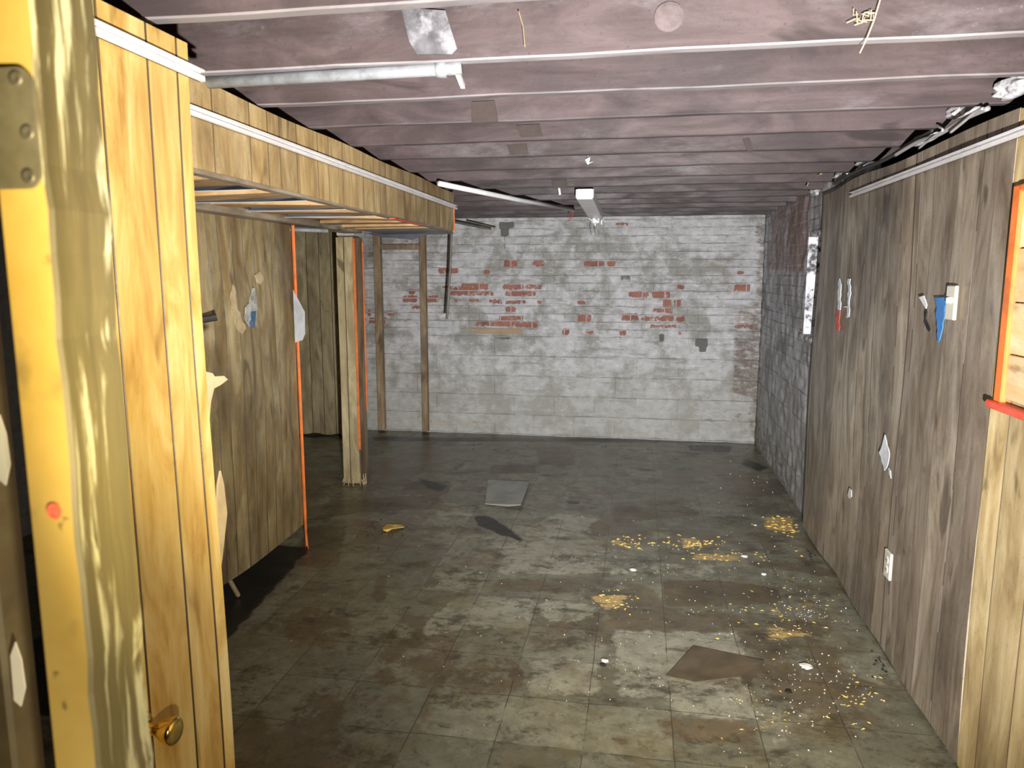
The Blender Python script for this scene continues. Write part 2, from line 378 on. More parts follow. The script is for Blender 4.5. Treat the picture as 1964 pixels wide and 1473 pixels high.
def floor_mat():
    t = NT('worn_vinyl_tile_floor')
    b = t.attr('paint', 'Red'); l = t.attr('paint', 'Green'); d = t.attr('paint', 'Blue'); y = t.attr('paint', 'A')
    wob = t.noise(6, 5, .6, col=True)
    v = t.n('ShaderNodeVectorMath', {0: t.pos(), 1: t.n('ShaderNodeVectorMath', {0: wob, 1: (.5, .5, .5)}, operation='SUBTRACT').outputs[0], 2: (.02, .02, .02)}, operation='MULTIPLY_ADD')
    t.t.links.new(wob, v.inputs[0]); v = t.n('ShaderNodeVectorMath', {0: t.pos(), 1: t.n('ShaderNodeVectorMath', {0: wob, 'Scale': .012}, operation='SCALE').outputs[0]}, operation='ADD').outputs[0]
    br = t.n('ShaderNodeTexBrick', {'Vector': t.map(loc=(.752+.305*20, -2.582+.29*20, 0), vec=v), 'Scale': 1.0, 'Brick Width': .305, 'Row Height': .2915, 'Mortar Size': .0022, 'Mortar Smooth': .1,
        'Color1': (0, 0, 0), 'Color2': (1, 1, 1), 'Mortar': (.5, .5, .5)}); br.offset = .0
    rnd = t.n('ShaderNodeSeparateColor', {'Color': br.outputs['Color']}).outputs[0]; seam = br.outputs['Fac']
    n1 = t.noise(1.2, 10, .70, t.map(loc=(2.2, .6, 0)), .2); n2 = t.noise(9, 10, .76, dist=.2); n3 = t.noise(3.4, 6, .6, t.map(loc=(7, 3, 0)), 1.0)
    base = t.ramp(n2, [(.28, (.13, .128, .088)), (.48, (.215, .213, .155)), (.72, (.335, .332, .25))])
    base = t.mix(1.0, base, t.ramp(rnd, [(0, (.72, .72, .70)), (.6, (1, 1, 1)), (1, (1.22, 1.22, 1.2))]), 'MULTIPLY')
    n5 = t.noise(17, 10, .78); bm_ = t.math('ADD', b, t.math('ADD', t.math('MULTIPLY', t.math('SUBTRACT', n2, .5), 1.8), t.math('MULTIPLY', t.math('SUBTRACT', n5, .5), 1.4))); bm_ = t.step(bm_, .36, .66, 0, .8)
    rm = t.step(t.math('ADD', n1, t.math('MULTIPLY', rnd, .10)), .56, .62, 0, .75)
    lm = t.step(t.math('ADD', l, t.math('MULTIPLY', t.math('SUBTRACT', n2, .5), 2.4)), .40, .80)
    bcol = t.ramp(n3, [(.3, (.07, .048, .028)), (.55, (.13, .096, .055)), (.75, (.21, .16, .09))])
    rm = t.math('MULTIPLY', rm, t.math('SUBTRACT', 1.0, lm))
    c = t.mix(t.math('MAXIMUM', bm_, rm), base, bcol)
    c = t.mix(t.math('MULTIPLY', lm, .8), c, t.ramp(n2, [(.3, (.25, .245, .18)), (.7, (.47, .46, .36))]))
    st = t.noise(3.4, 10, .78, t.map((1, 1.5, 1), (1, 8, 0)), .2); c = t.mix(t.step(st, .51, .63, 0, .8), c, (.055, .045, .028)); c = t.mix(t.step(n5, .53, .64, 0, .6), c, (.06, .05, .032)); c = t.mix(t.step(t.noise(3.1, 8, .7, t.map(loc=(1, 5, 2))), .50, .66, 0, .5), c, (.16, .125, .055))
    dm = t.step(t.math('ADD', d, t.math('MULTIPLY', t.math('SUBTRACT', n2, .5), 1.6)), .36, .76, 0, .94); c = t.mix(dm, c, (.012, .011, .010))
    hl = t.math('MULTIPLY', seam, t.step(n3, .38, .52)); c = t.mix(t.math('MULTIPLY', hl, .7), c, (.04, .034, .025))
    fib = t.noise(14, 7, .8, t.map((.8, 3, 1)), 2.0)
    ym = t.step(t.math('ADD', y, t.math('MULTIPLY', t.math('SUBTRACT', fib, .5), 2.6)), .50, .82); c = t.mix(t.math('MULTIPLY', ym, t.step(y, .0, .15)), c, t.ramp(fib, [(.35, (.35, .22, .07)), (.7, (.80, .60, .26))]))
    sp = t.noise(130, 3, .7); zone = t.noise(1.1, 4, .6, t.map(loc=(0, 4, 1))); c = t.mix(t.math('MULTIPLY', t.step(sp, .69, .72), t.step(zone, .42, .62)), c, (.62, .58, .48))
    h = t.math('SUBTRACT', t.math('ADD', t.math('MULTIPLY', n2, .4), t.math('MULTIPLY', lm, .5)), t.math('MULTIPLY', bm_, .6))
    nr = t.bump(h, .5, .004); nr = t.bump(seam, -.5, .002, nr); nr = t.bump(t.noise(40, 6, .7), .35, .003, nr)
    ro = t.step(n1, .4, .6, .42, .27)
    return t.out(c, ro, nr, spec=.5)
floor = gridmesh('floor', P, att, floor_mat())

# ---------------- masonry walls (white-washed brick above concrete block)
def brick_mat(name, axis, zref, tone=1.0, cool=1.0, redmax=.92):
    t = NT(name)
    red = t.attr('paint', 'Red'); tan = t.attr('paint', 'Green'); hole = t.attr('paint', 'Blue'); dirt = t.attr('paint', 'A')
    s = t.n('ShaderNodeSeparateXYZ', {0: t.pos()}); u = s.outputs[axis]; z = s.outputs[2]
    wob = t.noise(5, 5, .6); wz = t.math('ADD', z, t.math('MULTIPLY', t.math('SUBTRACT', wob, .5), .018))
    vec = t.n('ShaderNodeCombineXYZ', {0: u, 1: wz}).outputs[0]
    b1 = t.n('ShaderNodeTexBrick', {'Vector': t.map(loc=(40.03, 74.5-zref, 0), vec=vec), 'Scale': 1.0, 'Brick Width': .212, 'Row Height': .0745, 'Mortar Size': .0055, 'Mortar Smooth': .35, 'Color1': (0, 0, 0), 'Color2': (1, 1, 1)})
    b2 = t.n('ShaderNodeTexBrick', {'Vector': t.map(loc=(40.2, 39.4-zref+.0, 0), vec=vec), 'Scale': 1.0, 'Brick Width': .40, 'Row Height': .197, 'Mortar Size': .006, 'Mortar Smooth': .35, 'Color1': (0, 0, 0), 'Color2': (1, 1, 1)})
    up = t.step(z, zref-.004, zref+.004)
    f1 = b1.outputs['Fac']; f2 = b2.outputs['Fac']
    mort = t.math('ADD', t.math('MULTIPLY', f1, up), t.math('MULTIPLY', f2, t.math('SUBTRACT', 1.0, up)), True)
    n1 = t.noise(2.6, 10, .72); n2 = t.noise(14, 8, .7); st = t.noise(3.0, 8, .7, t.map((1.0, 1.0, 7), (2, 3, 4)), .3)
    c = t.ramp(n2, [(.3, (.38*tone, .38*tone, .38*tone*cool)), (.7, (.62*tone, .62*tone, .62*tone*cool))])
    c = t.mix(t.step(n1, .45, .60, 0, .85), c, (.25*tone, .245*tone, .215*tone*cool))
    n4 = t.noise(9, 10, .78, t.map((1, 1, 2.2), (9, 2, 4))); c = t.mix(t.step(n4, .54, .64, 0, .6), c, (.20*tone, .19*tone, .165*tone*cool)); c = t.mix(t.step(n4, .46, .36, 0, .5), c, (.72*tone, .72*tone, .74*tone))
    c = t.mix(t.step(st, .52, .66, 0, .6), c, (.22*tone, .21*tone, .20*tone*cool))
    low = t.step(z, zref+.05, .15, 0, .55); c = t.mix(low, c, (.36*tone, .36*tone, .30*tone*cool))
    wz = t.math('ADD', wz, t.math('MULTIPLY', t.math('SUBTRACT', n2, .5), .010)); row = t.math('ADD', t.math('MULTIPLY', up, .0745), t.math('MULTIPLY', t.math('SUBTRACT', 1.0, up), .197))
    fr = t.math('ABSOLUTE', t.math('SUBTRACT', t.math('FRACT', t.math('ADD', t.math('DIVIDE', t.math('SUBTRACT', wz, zref), row), 100.5)), .5))
    hz = t.step(t.math('MULTIPLY', fr, row), .0, .0085, 1.0, 0.0)
    brk = t.noise(2.6, 6, .65, t.map((1.3, 1.3, 16), (5, 1, 2)), .2)
    hm = t.math('MULTIPLY', hz, t.step(brk, .42, .60, .12, 1.0)); vm = t.math('MULTIPLY', mort, t.step(n1, .45, .62, .10, .5))
    mm = t.math('MAXIMUM', hm, vm); c = t.mix(t.math('MULTIPLY', mm, .86), c, (.15*tone, .145*tone, .14*tone))
    rb = t.math('ADD', red, t.math('MULTIPLY', t.math('SUBTRACT', t.noise(30, 6, .7), .5), 1.5))
    rcol = t.ramp(t.noise(7, 5, .6), [(.3, (.20, .065, .045)), (.7, (.34, .13, .085))])
    rcol = t.mix(t.math('MULTIPLY', f1, .8), rcol, (.5, .47, .43))
    rcol = t.mix(t.step(t.noise(26, 5, .7), .56, .66, 0, .8), rcol, (.5, .49, .47))
    c = t.mix(t.step(rb, .42, .54, 0, redmax), c, rcol)
    c = t.mix(t.step(t.math('ADD', tan, t.math('MULTIPLY', t.math('SUBTRACT', n2, .5), .9)), .4, .6, 0, .8), c, (.36, .25, .14))
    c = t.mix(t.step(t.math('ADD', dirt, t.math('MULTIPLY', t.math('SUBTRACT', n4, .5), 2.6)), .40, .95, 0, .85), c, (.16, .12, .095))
    c = t.mix(t.step(t.math('ADD', hole, t.math('MULTIPLY', t.math('SUBTRACT', n2, .5), .9)), .4, .55, 0, .9), c, (.10, .095, .085))
    h = t.math('SUBTRACT', t.math('MULTIPLY', n2, .5), t.math('ADD', t.math('MULTIPLY', mm, .9), t.math('MULTIPLY', t.step(rb, .42, .54), .4)))
    nr = t.bump(h, .45, .006 if axis == 0 else .0025); nr = t.bump(n1, .12, .012, nr); nr = t.bump(t.noise(70, 4, .7), .3, .002, nr)
    return t.out(c, .75, nr, spec=.3)
ZREF = onY(1090, 400+.4175*590, YB)[2]
bu = np.arange(-3.7, XB+.03, .013); bz = np.arange(-.02, JZ+.2, .013)
BU, BZ = np.meshgrid(bu, bz, indexing='ij')
def wl(rects, soft=1):
    A = np.zeros(BU.shape)
    for r in rects:
        k = r[4] if len(r) > 4 else 1.0
        p0 = onY(680+.4175*r[0], 400+.4175*r[1], YB); p1 = onY(680+.4175*r[2], 400+.4175*r[3], YB)
        # snap to the brick course it belongs to
        A = np.maximum(A, k*((BU > p0[0]-.004) & (BU < p1[0]+.004) & (BZ < p0[2]+.004) & (BZ > p1[2]-.004)))
    return blur(A, soft)
red = wl([(690, 240, 745, 265), (820, 240, 840, 262, .7), (848, 240, 870, 262, .7), (1058, 240, 1145, 265), (1160, 240, 1195, 262), (390, 275, 480, 293), (592, 280, 622, 300, .8), (400, 355, 490, 370, .6), (492, 345, 615, 370, .85),
    (683, 347, 775, 370, .8), (785, 350, 860, 368, .65), (440, 375, 560, 398, .7), (560, 378, 635, 400, .65), (695, 380, 738, 403), (745, 380, 830, 403), (225, 402, 290, 426), (330, 404, 385, 427), (250, 370, 275, 392), (455, 415, 490, 432, .6),
    (525, 415, 570, 432, .6), (620, 415, 680, 435, .6), (695, 420, 785, 440, .75), (695, 450, 738, 472), (840, 425, 860, 440, .8), (1022, 425, 1062, 440, .8), (260, 440, 300, 462, .6), (150, 470, 180, 490, .8), (65, 503, 145, 525, .8),
    (665, 493, 775, 510, .85), (640, 515, 735, 542), (740, 520, 840, 550, .75), (545, 518, 640, 538, .65), (1028, 488, 1088, 517, .85), (955, 550, 985, 577, .8), (1058, 558, 1095, 578, .7), (1260, 383, 1350, 410, .7), (1368, 385, 1445, 410, .85),
    (1480, 350, 1515, 373, .7), (1420, 420, 1450, 445), (1470, 420, 1495, 447), (1368, 458, 1465, 478, .6), (1230, 482, 1305, 515, .65), (1315, 492, 1410, 515, .6), (1418, 492, 1465, 517), (1480, 495, 1515, 520), (1358, 530, 1480, 552, .62),
    (1220, 560, 1243, 585, .8), (1485, 565, 1508, 582, .7), (1750, 353, 1815, 377), (1755, 285, 1795, 300, .7), (60, 465, 75, 490), (1745, 530, 1830, 555, .55), (1200, 62, 1255, 75, .6)])
tan = wl([(560, 548, 760, 578), (1605, 243, 1665, 262, .5), (1650, 280, 1755, 298, .5), (520, 550, 560, 575, .6), (340, 965, 640, 1010, .45), (1740, 495, 1830, 520, .5)])
hole = wl([(1568, 600, 1620, 632), (1585, 632, 1615, 655), (665, 62, 735, 92, .8), (672, 92, 712, 130, .7), (1400, 575, 1420, 612, .8), (1220, 308, 1272, 340, .5), (690, 130, 694, 190, .9), (640, 590, 735, 600, .7)])
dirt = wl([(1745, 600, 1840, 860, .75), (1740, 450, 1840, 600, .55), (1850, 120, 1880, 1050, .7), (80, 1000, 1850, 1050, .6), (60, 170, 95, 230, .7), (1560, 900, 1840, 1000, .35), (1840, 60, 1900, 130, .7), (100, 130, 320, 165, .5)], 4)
rb = blur(rng.normal(0, 1, BU.shape), 8); rb = rb/rb.std()*.003
P = np.stack([BU, np.full(BU.shape, YB)+rb, BZ], -1)
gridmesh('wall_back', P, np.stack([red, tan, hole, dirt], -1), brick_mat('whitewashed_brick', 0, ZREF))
# right brick wall
sy = np.arange(3.9, YB+.02, .014); SY, SZ = np.meshgrid(sy, bz, indexing='ij')
top = (SZ > 1.62)*.50*(SY < 6.95)*(SY > 5.42)+((SZ > 1.35) & (SY < 6.0) & (SY > 5.45))*.30
sr = blur(np.clip(top, 0, .66), 3)
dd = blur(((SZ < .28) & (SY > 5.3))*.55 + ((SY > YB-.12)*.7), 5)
rb = blur(rng.normal(0, 1, SY.shape), 14); rb = rb/rb.std()*.003
keep_hole = (SY > 4.62) & (SY < 5.40) & (SZ > 1.20) & (SZ < 1.86)
P = np.stack([np.full(SY.shape, XB)+rb, SY, SZ], -1)
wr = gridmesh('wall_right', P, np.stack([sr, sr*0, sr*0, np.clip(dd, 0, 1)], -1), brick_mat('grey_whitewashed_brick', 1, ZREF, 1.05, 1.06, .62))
# cut the window opening out of the wall
import bmesh
bm = bmesh.new(); bm.from_mesh(wr.data)
kill = [f for f in bm.faces if 4.62 < f.calc_center_median().y < 5.40 and 1.19 < f.calc_center_median().z < 1.86]
bmesh.ops.delete(bm, geom=kill, context='FACES'); bm.to_mesh(wr.data); bm.free()
# bricked-in, white-flaking window recess: reveals, sill and infill
M['flaky_white'] = plain('flaking_white_plaster', (.86, .86, .92), .6, var=.12, scale=22, bump=.8, dirt=(.06, .06, .06), dirt_amt=1.0)
wroot = empty('window_1', (XB+.08, 5.01, 1.2), None, None, kind='structure')
m = MB(); m.box((XB+.10, 4.62, 1.19), (XB+.13, 5.40, 1.86)); m.build('window_infill', M['flaky_white'], wroot)
m = MB()
m.box((XB+.001, 5.385, 1.19), (XB+.10, 5.42, 1.86)); m.box((XB+.001, 4.60, 1.19), (XB+.10, 4.635, 1.86)); m.box((XB+.001, 4.635, 1.85), (XB+.10, 5.385, 1.88)); m.build('window_reveal', M['flaky_white'], wroot)
m = MB(); m.box((XB-.02, 4.60, 1.165), (XB+.10, 5.42, 1.195), bev=.006); m.build('window_sill', M['flaky_white'], wroot)
# ceiling deck above joists, unseen left room wall
m = MB()
for i, y in enumerate(np.arange(-.6, 7.4, .14)): m.box((-3.72, y, JZ+.235), (1.3, y+.136, JZ+.26))
tag(m.build('ceiling', M['subfloor']), kind='structure')
m = MB(); m.box((-3.74, -.6, 0), (-3.70, YB, JZ+.23)); tag(m.build('wall_left_far', M['concrete']), kind='structure')

# ---------------- joists
root_y = [1.14, 1.52, 1.915, 2.29, 2.67, 3.05, 3.45, 3.85, 4.25, 4.65, 5.05, 5.45, 5.85, 6.25, 6.65, 7.05]
jl = ['ceiling joist directly overhead, out of the top of the picture', 'frontmost ceiling joist in view, whitish mould along its lower edge', 'second ceiling joist, with grey metal patch and round knot, pipe under it',
      'third ceiling joist, white strip stuck near its lower edge at left', 'fourth ceiling joist from the front, meeting white debris at right', 'fifth ceiling joist from the front, small dark block on its face',
      'sixth ceiling joist from the front, dark block left and short cleat right', 'seventh ceiling joist from the front, scrap of paper hanging below', 'eighth ceiling joist from the front', 'ninth ceiling joist from the front, dark block above the white pipe',
      'tenth ceiling joist from the front, crossed by the white pipe', 'eleventh ceiling joist from the front, over the strip light fixture', 'twelfth ceiling joist from the front', 'fourth ceiling joist from the back wall', 'third ceiling joist from the back wall', 'last ceiling joist beside the back brick wall']
jl[12] = 'fourth ceiling joist from the back wall'; jl[13] = 'third ceiling joist from the back wall'; jl[14] = 'second ceiling joist from the back wall'; jl[11] = 'fifth ceiling joist from the back wall'
for y, lab in zip(root_y, jl):
    m = MB(); n = 40; a = (max(.0, .46-.12*max(0, y-1.6)), 0, 0); w_ = .019  # tint drops with depth: fading light painted into the joist colour
    ys = random.uniform(-.008, .008); x0, x1 = -3.6, 1.125 if y > 4.75 else 1.29
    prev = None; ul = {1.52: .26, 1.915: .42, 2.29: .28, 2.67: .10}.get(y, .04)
    for i in range(n+1):
        x = x0+(x1-x0)*i/n; dz = .0012*sin(i*.7+y*9)+.0008*sin(i*1.9+y*4)+.012*(i/n-.7)*ys/.008*.5
        q = [m.vert((x, y-w_+ys, JZ+.004+dz)), m.vert((x, y-w_+.004+ys, JZ+dz)), m.vert((x, y+w_-.004+ys, JZ+dz)), m.vert((x, y+w_+ys, JZ+.004+dz)), m.vert((x, y+w_+ys, JZ+.234)), m.vert((x, y-w_+ys, JZ+.234))]
        if prev:
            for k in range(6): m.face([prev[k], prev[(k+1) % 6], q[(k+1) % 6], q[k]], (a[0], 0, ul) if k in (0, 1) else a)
        else: m.face(q[::-1], a)
        prev = q
    m.face(prev, a)
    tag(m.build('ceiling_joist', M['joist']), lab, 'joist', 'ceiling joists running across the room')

# ---------------- right panelling (two sheets)
def seamsX(pxs, row, X, y0): return sorted(onX(p, row, X)[1]-y0 for p in pxs)
YS = 2.44
s1 = seamsX((1565, 1578, 1590, 1611, 1634, 1648, 1658, 1680, 1697, 1716, 1726, 1746, 1787, 1833, 1860), 886, XR, YS)
m = MB()
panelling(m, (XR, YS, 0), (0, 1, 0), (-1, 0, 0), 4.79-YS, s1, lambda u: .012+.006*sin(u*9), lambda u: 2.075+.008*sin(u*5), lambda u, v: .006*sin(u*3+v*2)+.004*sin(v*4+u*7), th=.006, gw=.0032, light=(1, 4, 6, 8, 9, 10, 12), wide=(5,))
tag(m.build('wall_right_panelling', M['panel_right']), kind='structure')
s2 = sorted(set([.12, .30, .42, .62, .80, .95, 1.2, 1.42, 1.6, 1.84]))
m = MB()
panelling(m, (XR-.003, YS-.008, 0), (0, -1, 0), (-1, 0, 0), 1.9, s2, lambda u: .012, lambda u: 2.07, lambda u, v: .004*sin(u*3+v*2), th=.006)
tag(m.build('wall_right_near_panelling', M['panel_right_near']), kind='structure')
m = MB()                                                        # backing studs so the end of the sheet has depth
for y in (4.74, 4.2, 3.6, 3.0, 2.45, 1.85, 1.25):
    m.box((XR+.020, y-.018, 0), (XR+.055, y+.018, 2.06))
m.box((XR+.020, .7, 2.03), (XR+.055, 4.76, 2.065))
tag(m.build('wall_right_studs', M['stud']), kind='structure')

# ---------------- left panelling, far panelling
s3 = seamsX((400, 423, 450, 470, 490, 508, 522, 540), 560, XL, 2.3)+[.2, .4, .6]
m = MB()
panelling(m, (XL, 2.3, 0), (0, 1, 0), (1, 0, 0), 3.90-2.3, s3, lambda u: .15+.012*sin(u*4)+.03*max(0, u-1.4), lambda u: 1.885, lambda u, v: .018*sin((u-.2)*2.0)*sin(v*1.7)+.004*sin(v*5+u*8), th=.006)
wl_ = tag(m.build('wall_left', M['panel_left']), kind='structure')
m = MB()
for y in (2.4, 2.95, 3.50, 3.86): m.box((XL-.06, y-.018, .16), (XL-.010, y+.018, 1.88))
tag(m.build('wall_left_studs', M['stud']), kind='structure')
m = MB(); panelling(m, (-3.45, 6.82, 0), (1, 0, 0), (0, -1, 0), .62, [.14, .285, .41, .53], lambda u: .03+.01*sin(u*25), lambda u: 2.10, lambda u, v: .004*sin(v*4+u*7)); m.box((-3.45, 6.83, 0), (-3.41, 7.2, 2.1)); m.box((-2.88, 6.83, 0), (-2.84, 7.2, 2.1))
tag(m.build('wall_far_left_panelling', M['panel_far']), kind='structure')
m = MB(); m.box((-2.845, 6.80, .30), (-2.815, 6.86, 2.06), bev=.004)
tag(m.build('trim_1', M['orange']), kind='structure')
# orange trim down the free edge of the left panelling
m = MB(); m.tube([(XL+.012, 3.915, z) for z in np.linspace(1.87, .02, 10)], [.009]*9+[.005], 6); m.tube([(XL+.012, 3.915, .12), (XL+.02, 3.92, .0)], [.005, .002], 5)
tag(m.build('trim_2', M['orange']), kind='structure')

# ================================================================ near door with knob
XD = -1.0
ds = [onX(195, 700, XD)[1], onX(235, 700, XD)[1], onX(321, 700, XD)[1], onX(373, 700, XD)[1]]
Y0 = 1.13
d = empty('door_1', (XD, 1.35, 0), None, None, kind='structure')
m = MB(); panelling(m, (XD, Y0, 0), (0, 1, 0), (1, 0, 0), 1.585-Y0, [q-Y0 for q in ds], lambda u: .012, lambda u: 2.105, lambda u, v: .008*(1+sin(v*2.6+.4))*(u/.45)**2, th=.006, gw=.0035, rows=48)
m.build('door_skin', M['panel_near'], d)
m = MB(); m.box((XD-.040, 1.540, .012), (XD-.009, 1.574, 2.09), bev=.002); m.box((XD-.04, Y0, .012), (XD-.007, Y0+.05, 2.09)); m.box((XD-.04, Y0+.05, .012), (XD-.007, 1.545, .10)); m.box((XD-.04, Y0+.05, 2.0), (XD-.007, 1.545, 2.09))
m.build('door_frame', M['panel_near'], d)
m = MB(); m.box((XD-.038, 1.583, .012), (XD+.002, 1.590, .52), bev=.002); o = m.build('edge_strip', M['orange'], d); o['label'] = 'orange painted edge strip at the foot'
def lathe(mb, prof, O, ax, n=28, mi=0):
    O = Vector(O); ax = Vector(ax).normalized(); e1 = ax.orthogonal().normalized(); e2 = ax.cross(e1); prev = None
    for h, r in prof:
        ring = [mb.vert(O+ax*h+(e1*cos(2*pi*k/n)+e2*sin(2*pi*k/n))*max(r, 1e-4)) for k in range(n)]
        if prev:
            for k in range(n): mb.face([prev[k], prev[(k+1) % n], ring[(k+1) % n], ring[k]], (.5, 0, 0), mi)
        prev = ring
KN = (XD+.001, 1.272, .668)
m = MB(); lathe(m, [(0, .014), (.014, .013), (.026, .0115), (.034, .0125), (.044, .017), (.056, .0235), (.068, .0275), (.076, .0285), (.080, .0275), (.083, .023), (.084, .012), (.084, 0)], KN, (1, 0, 0))
k = m.build('door_knob', M['brass'], d, smooth=True)
m = MB(); lathe(m, [(0, .033), (.003, .033), (.008, .029), (.011, .020), (.015, .0155)], KN, (1, 0, 0)); m.build('rosette', M['brass'], k, smooth=True)

# splintered edge, stick and nail behind the near door
def chunk(name, pts, n, th, mat, label, cat, group=None):
    m = MB(); m.sheet(pts, n, th); return tag(m.build(name, mat), label, cat, group)
m = MB(); pts = [onX(p, q, -1.12) for p, q in ((408, 1200), (427, 1070), (436, 985), (430, 930), (424, 903), (419, 930), (417, 990), (408, 1040), (392, 1145), (384, 1640), (392, 1650))]
m.sheet(pts, (-1, 0, 0), .006); tag(m.build('wood_splinter', M['straw']), 'long pale curved splinter standing behind the near door edge', 'splinter')
m = MB(); m.sheet([onX(p, q, -1.12) for p, q in ((392, 712), (408, 716), (412, 722), (430, 721), (437, 728), (424, 738), (411, 745), (405, 770), (400, 830), (395, 870), (385, 870), (380, 720))], (-1, 0, 0), .008)
m.build('broken_scrap', M['straw'], d)['label'] = 'pale broken scrap with hooked tip'
m = MB(); a = onX(428, 1088, -1.80); b = onX(457, 1142, -1.84); b = Vector(onZ(457, 1142, .012)); a = onX(425, 1085, b[0]-.0); m.tube([a, b], .011, 6)
tag(m.build('wood_stick', M['straw']), 'short pale stick leaning at the foot of the left panelling', 'stick')
m = MB(); a = onX(388, 613, -1.84); m.tube([a, a+Vector((.05, .03, .01))], .016, 10)
tag(m.build('pipe_stub', M['black_cable']), 'short dark pipe stub poking from the left panelling', 'pipe')

# ================================================================ foreground door jamb with hinge
YJ = .50
j = empty('door_jamb', (-.455, YJ+.03, .3), 'blurred yellow painted door jamb with flaking edge, close at far left', 'door jamb')
def zcol(mb, x0, x1, y0, y1, z0, z1, n, rag=.0012):
    prev = None
    for i in range(n+1):
        z = z0+(z1-z0)*i/n; r = rag*sin(i*1.3)+rag*.7*sin(i*2.9+1)
        q = [mb.vert((x0, y0+.002, z)), mb.vert((x1-.003+r, y0, z)), mb.vert((x1+r, y0+.003, z)), mb.vert((x1+r, y1, z)), mb.vert((x0, y1, z))]
        if prev:
            for k_ in range(5): mb.face([prev[k_], prev[(k_+1) % 5], q[(k_+1) % 5], q[k_]], (.5, 0, 0), 1 if k_ in (1, 2) else 0)
        else: mb.face(q[::-1])
        prev = q
    mb.face(prev)
m = MB(); zcol(m, -.477, -.434, YJ, YJ+.064, .02, 2.3, 70); o = m.build('jamb_post', [M['jamb_front'], M['jamb_side']], j)
m = MB()
hz0, hz1 = EYE+.126*YJ, EYE+.298*YJ
def rrect(x0, x1, z0, z1, r, n=8):
    out = []
    for cx, cz, a0 in ((x1-r, z1-r, 0), (x0+r, z1-r, 90), (x0+r, z0+r, 180), (x1-r, z0+r, 270)):
        for i in range(n+1): a = radians(a0+90*i/n); out.append((cx+r*cos(a), cz+r*sin(a)))
    return out
m.sheet([(x, YJ-.0005, z) for x, z in rrect(-.492, -.4365, hz0, hz1, .012)], (0, -1, 0), .0025)
h = m.build('hinge_leaf', M['hinge'], j)
for x, z in ((-.4495, hz1-.008), (-.4440, (hz0+hz1)/2-.003), (-.4465, hz0+.009)):
    m = MB(); lathe(m, [(0, .0055), (.0008, .0055), (.0012, .004), (.0004, .0015), (.0002, 0)], (x, YJ-.003, z), (0, -1, 0), 16); m.build('hinge_screw', M['dark_metal'], h, smooth=True)
m = MB(); lathe(m, [(-.0001, .0068), (.0004, .0066), (.0005, 0)], (-.4535, YJ-.0005, EYE-.372*YJ), (0, -1, 0), 20)
o = m.build('paint_dot', M['red_paint'], j); o['label'] = 'small round red paint dot'
m = MB(); m.box((-.80, .60, 0), (-.618, .64, 2.2), bev=.004)
M['dark_stile'] = plain('dark_brown_stile', (.085, .065, .035), .55, var=.35, scale=8, dirt=(.16, .14, .07), dirt_amt=.4)
jl2 = tag(m.build('door_stile', M['dark_stile']), 'brown wooden upright left of the black gap, at picture edge', 'upright')
for k_, (p, q) in enumerate((((5, 860), 1), ((35, 1290), 1))):
    c0 = onY(*p, .598); m = MB(); m.sheet([c0+Vector((a*.012, 0, b*.030)) for a, b in ((-.6, -1), (0, -1.2), (.6, -.5), (.5, .5), (.1, 1.1), (-.5, .6))], (0, -1, 0), .0012)
    m.build('paint_flake', M['white_chip'], jl2)['label'] = 'pale paint flake'

# metal tracks
def track(name, a, b, zc, mat, label, face):
    "shallow channel: two lips and a recessed web, running along y on a wall"
    x, y0 = a; _, y1 = b; m = MB(); s = face
    m.box((min(x, x+s*.004), y0, zc-.014), (max(x, x+s*.004), y1, zc+.014))
    m.box((min(x, x+s*.015), y0, zc+.007), (max(x, x+s*.015), y1, zc+.011)); m.box((min(x, x+s*.015), y0, zc-.014), (max(x, x+s*.015), y1, zc-.003))
    return m
m = track('t', (XD+.004, 1.14), (XD, 1.625), 2.047, None, '', 1); tag(m.build('metal_track', M['white_metal']), 'bright white metal track across the top of the near yellow door', 'track')
XS = -1.18
m = track('t', (XS+.004, 1.70), (XS, 4.76), 2.028, None, '', 1); m.box((XS+.0041, 1.70, 2.025), (XS+.0072, 4.76, 2.035), (.5, 1, 0)); tag(m.build('metal_track', M['white_metal']), 'long white metal track along the panelled soffit face', 'track')
m = track('t', (XR-.012, 1.1), (XR, 4.09), 2.0, None, '', -1); tag(m.build('metal_track', M['white_metal']), 'long white metal track near the top of the right panelling', 'track')

# ================================================================ duct soffit
sf = empty('duct_soffit', (-1.53, 3.3, 1.87), 'oak panelled box soffit under the joists with open slatted underside', 'soffit')
s4 = [onX(p, 205+.386*(p-365), XS)[1]-1.6 for p in (406, 478, 513, 536, 569, 610, 631, 658, 697, 716, 728, 739, 768, 797, 813, 844)]
m = MB(); panelling(m, (XS, 1.6, 0), (0, 1, 0), (1, 0, 0), 4.745-1.6, s4, lambda u: 1.880+.003*sin(u*3), lambda u: 2.118+.004*sin(u*6), lambda u, v: .002*sin(u*4), rows=8, gw=.003)
m.build('face_panel', M['panel_soffit'], sf)
m = MB(); m.box((XS-.048, 1.6, 1.872), (XS-.008, 4.74, 1.905), bev=.003); m.build('front_rail', M['rail_y'], sf)
m = MB(); m.box((-1.93, 1.6, 1.868), (-1.80, 4.74, 1.905), bev=.003); m.build('back_rail', M['rail_y'], sf)
m = MB(); m.box((XS-.03, 4.735, 1.876), (XS+.004, 4.747, 2.02)); o = m.build('end_strip', M['orange'], sf); o['label'] = 'orange painted end strip'
m = MB(); m.box((XS-.03, 3.55, 1.8675), (XS+.001, 4.0, 1.8725)); o = m.build('edge_strip', M['red_paint'], sf); o['label'] = 'red painted lower edge strip'
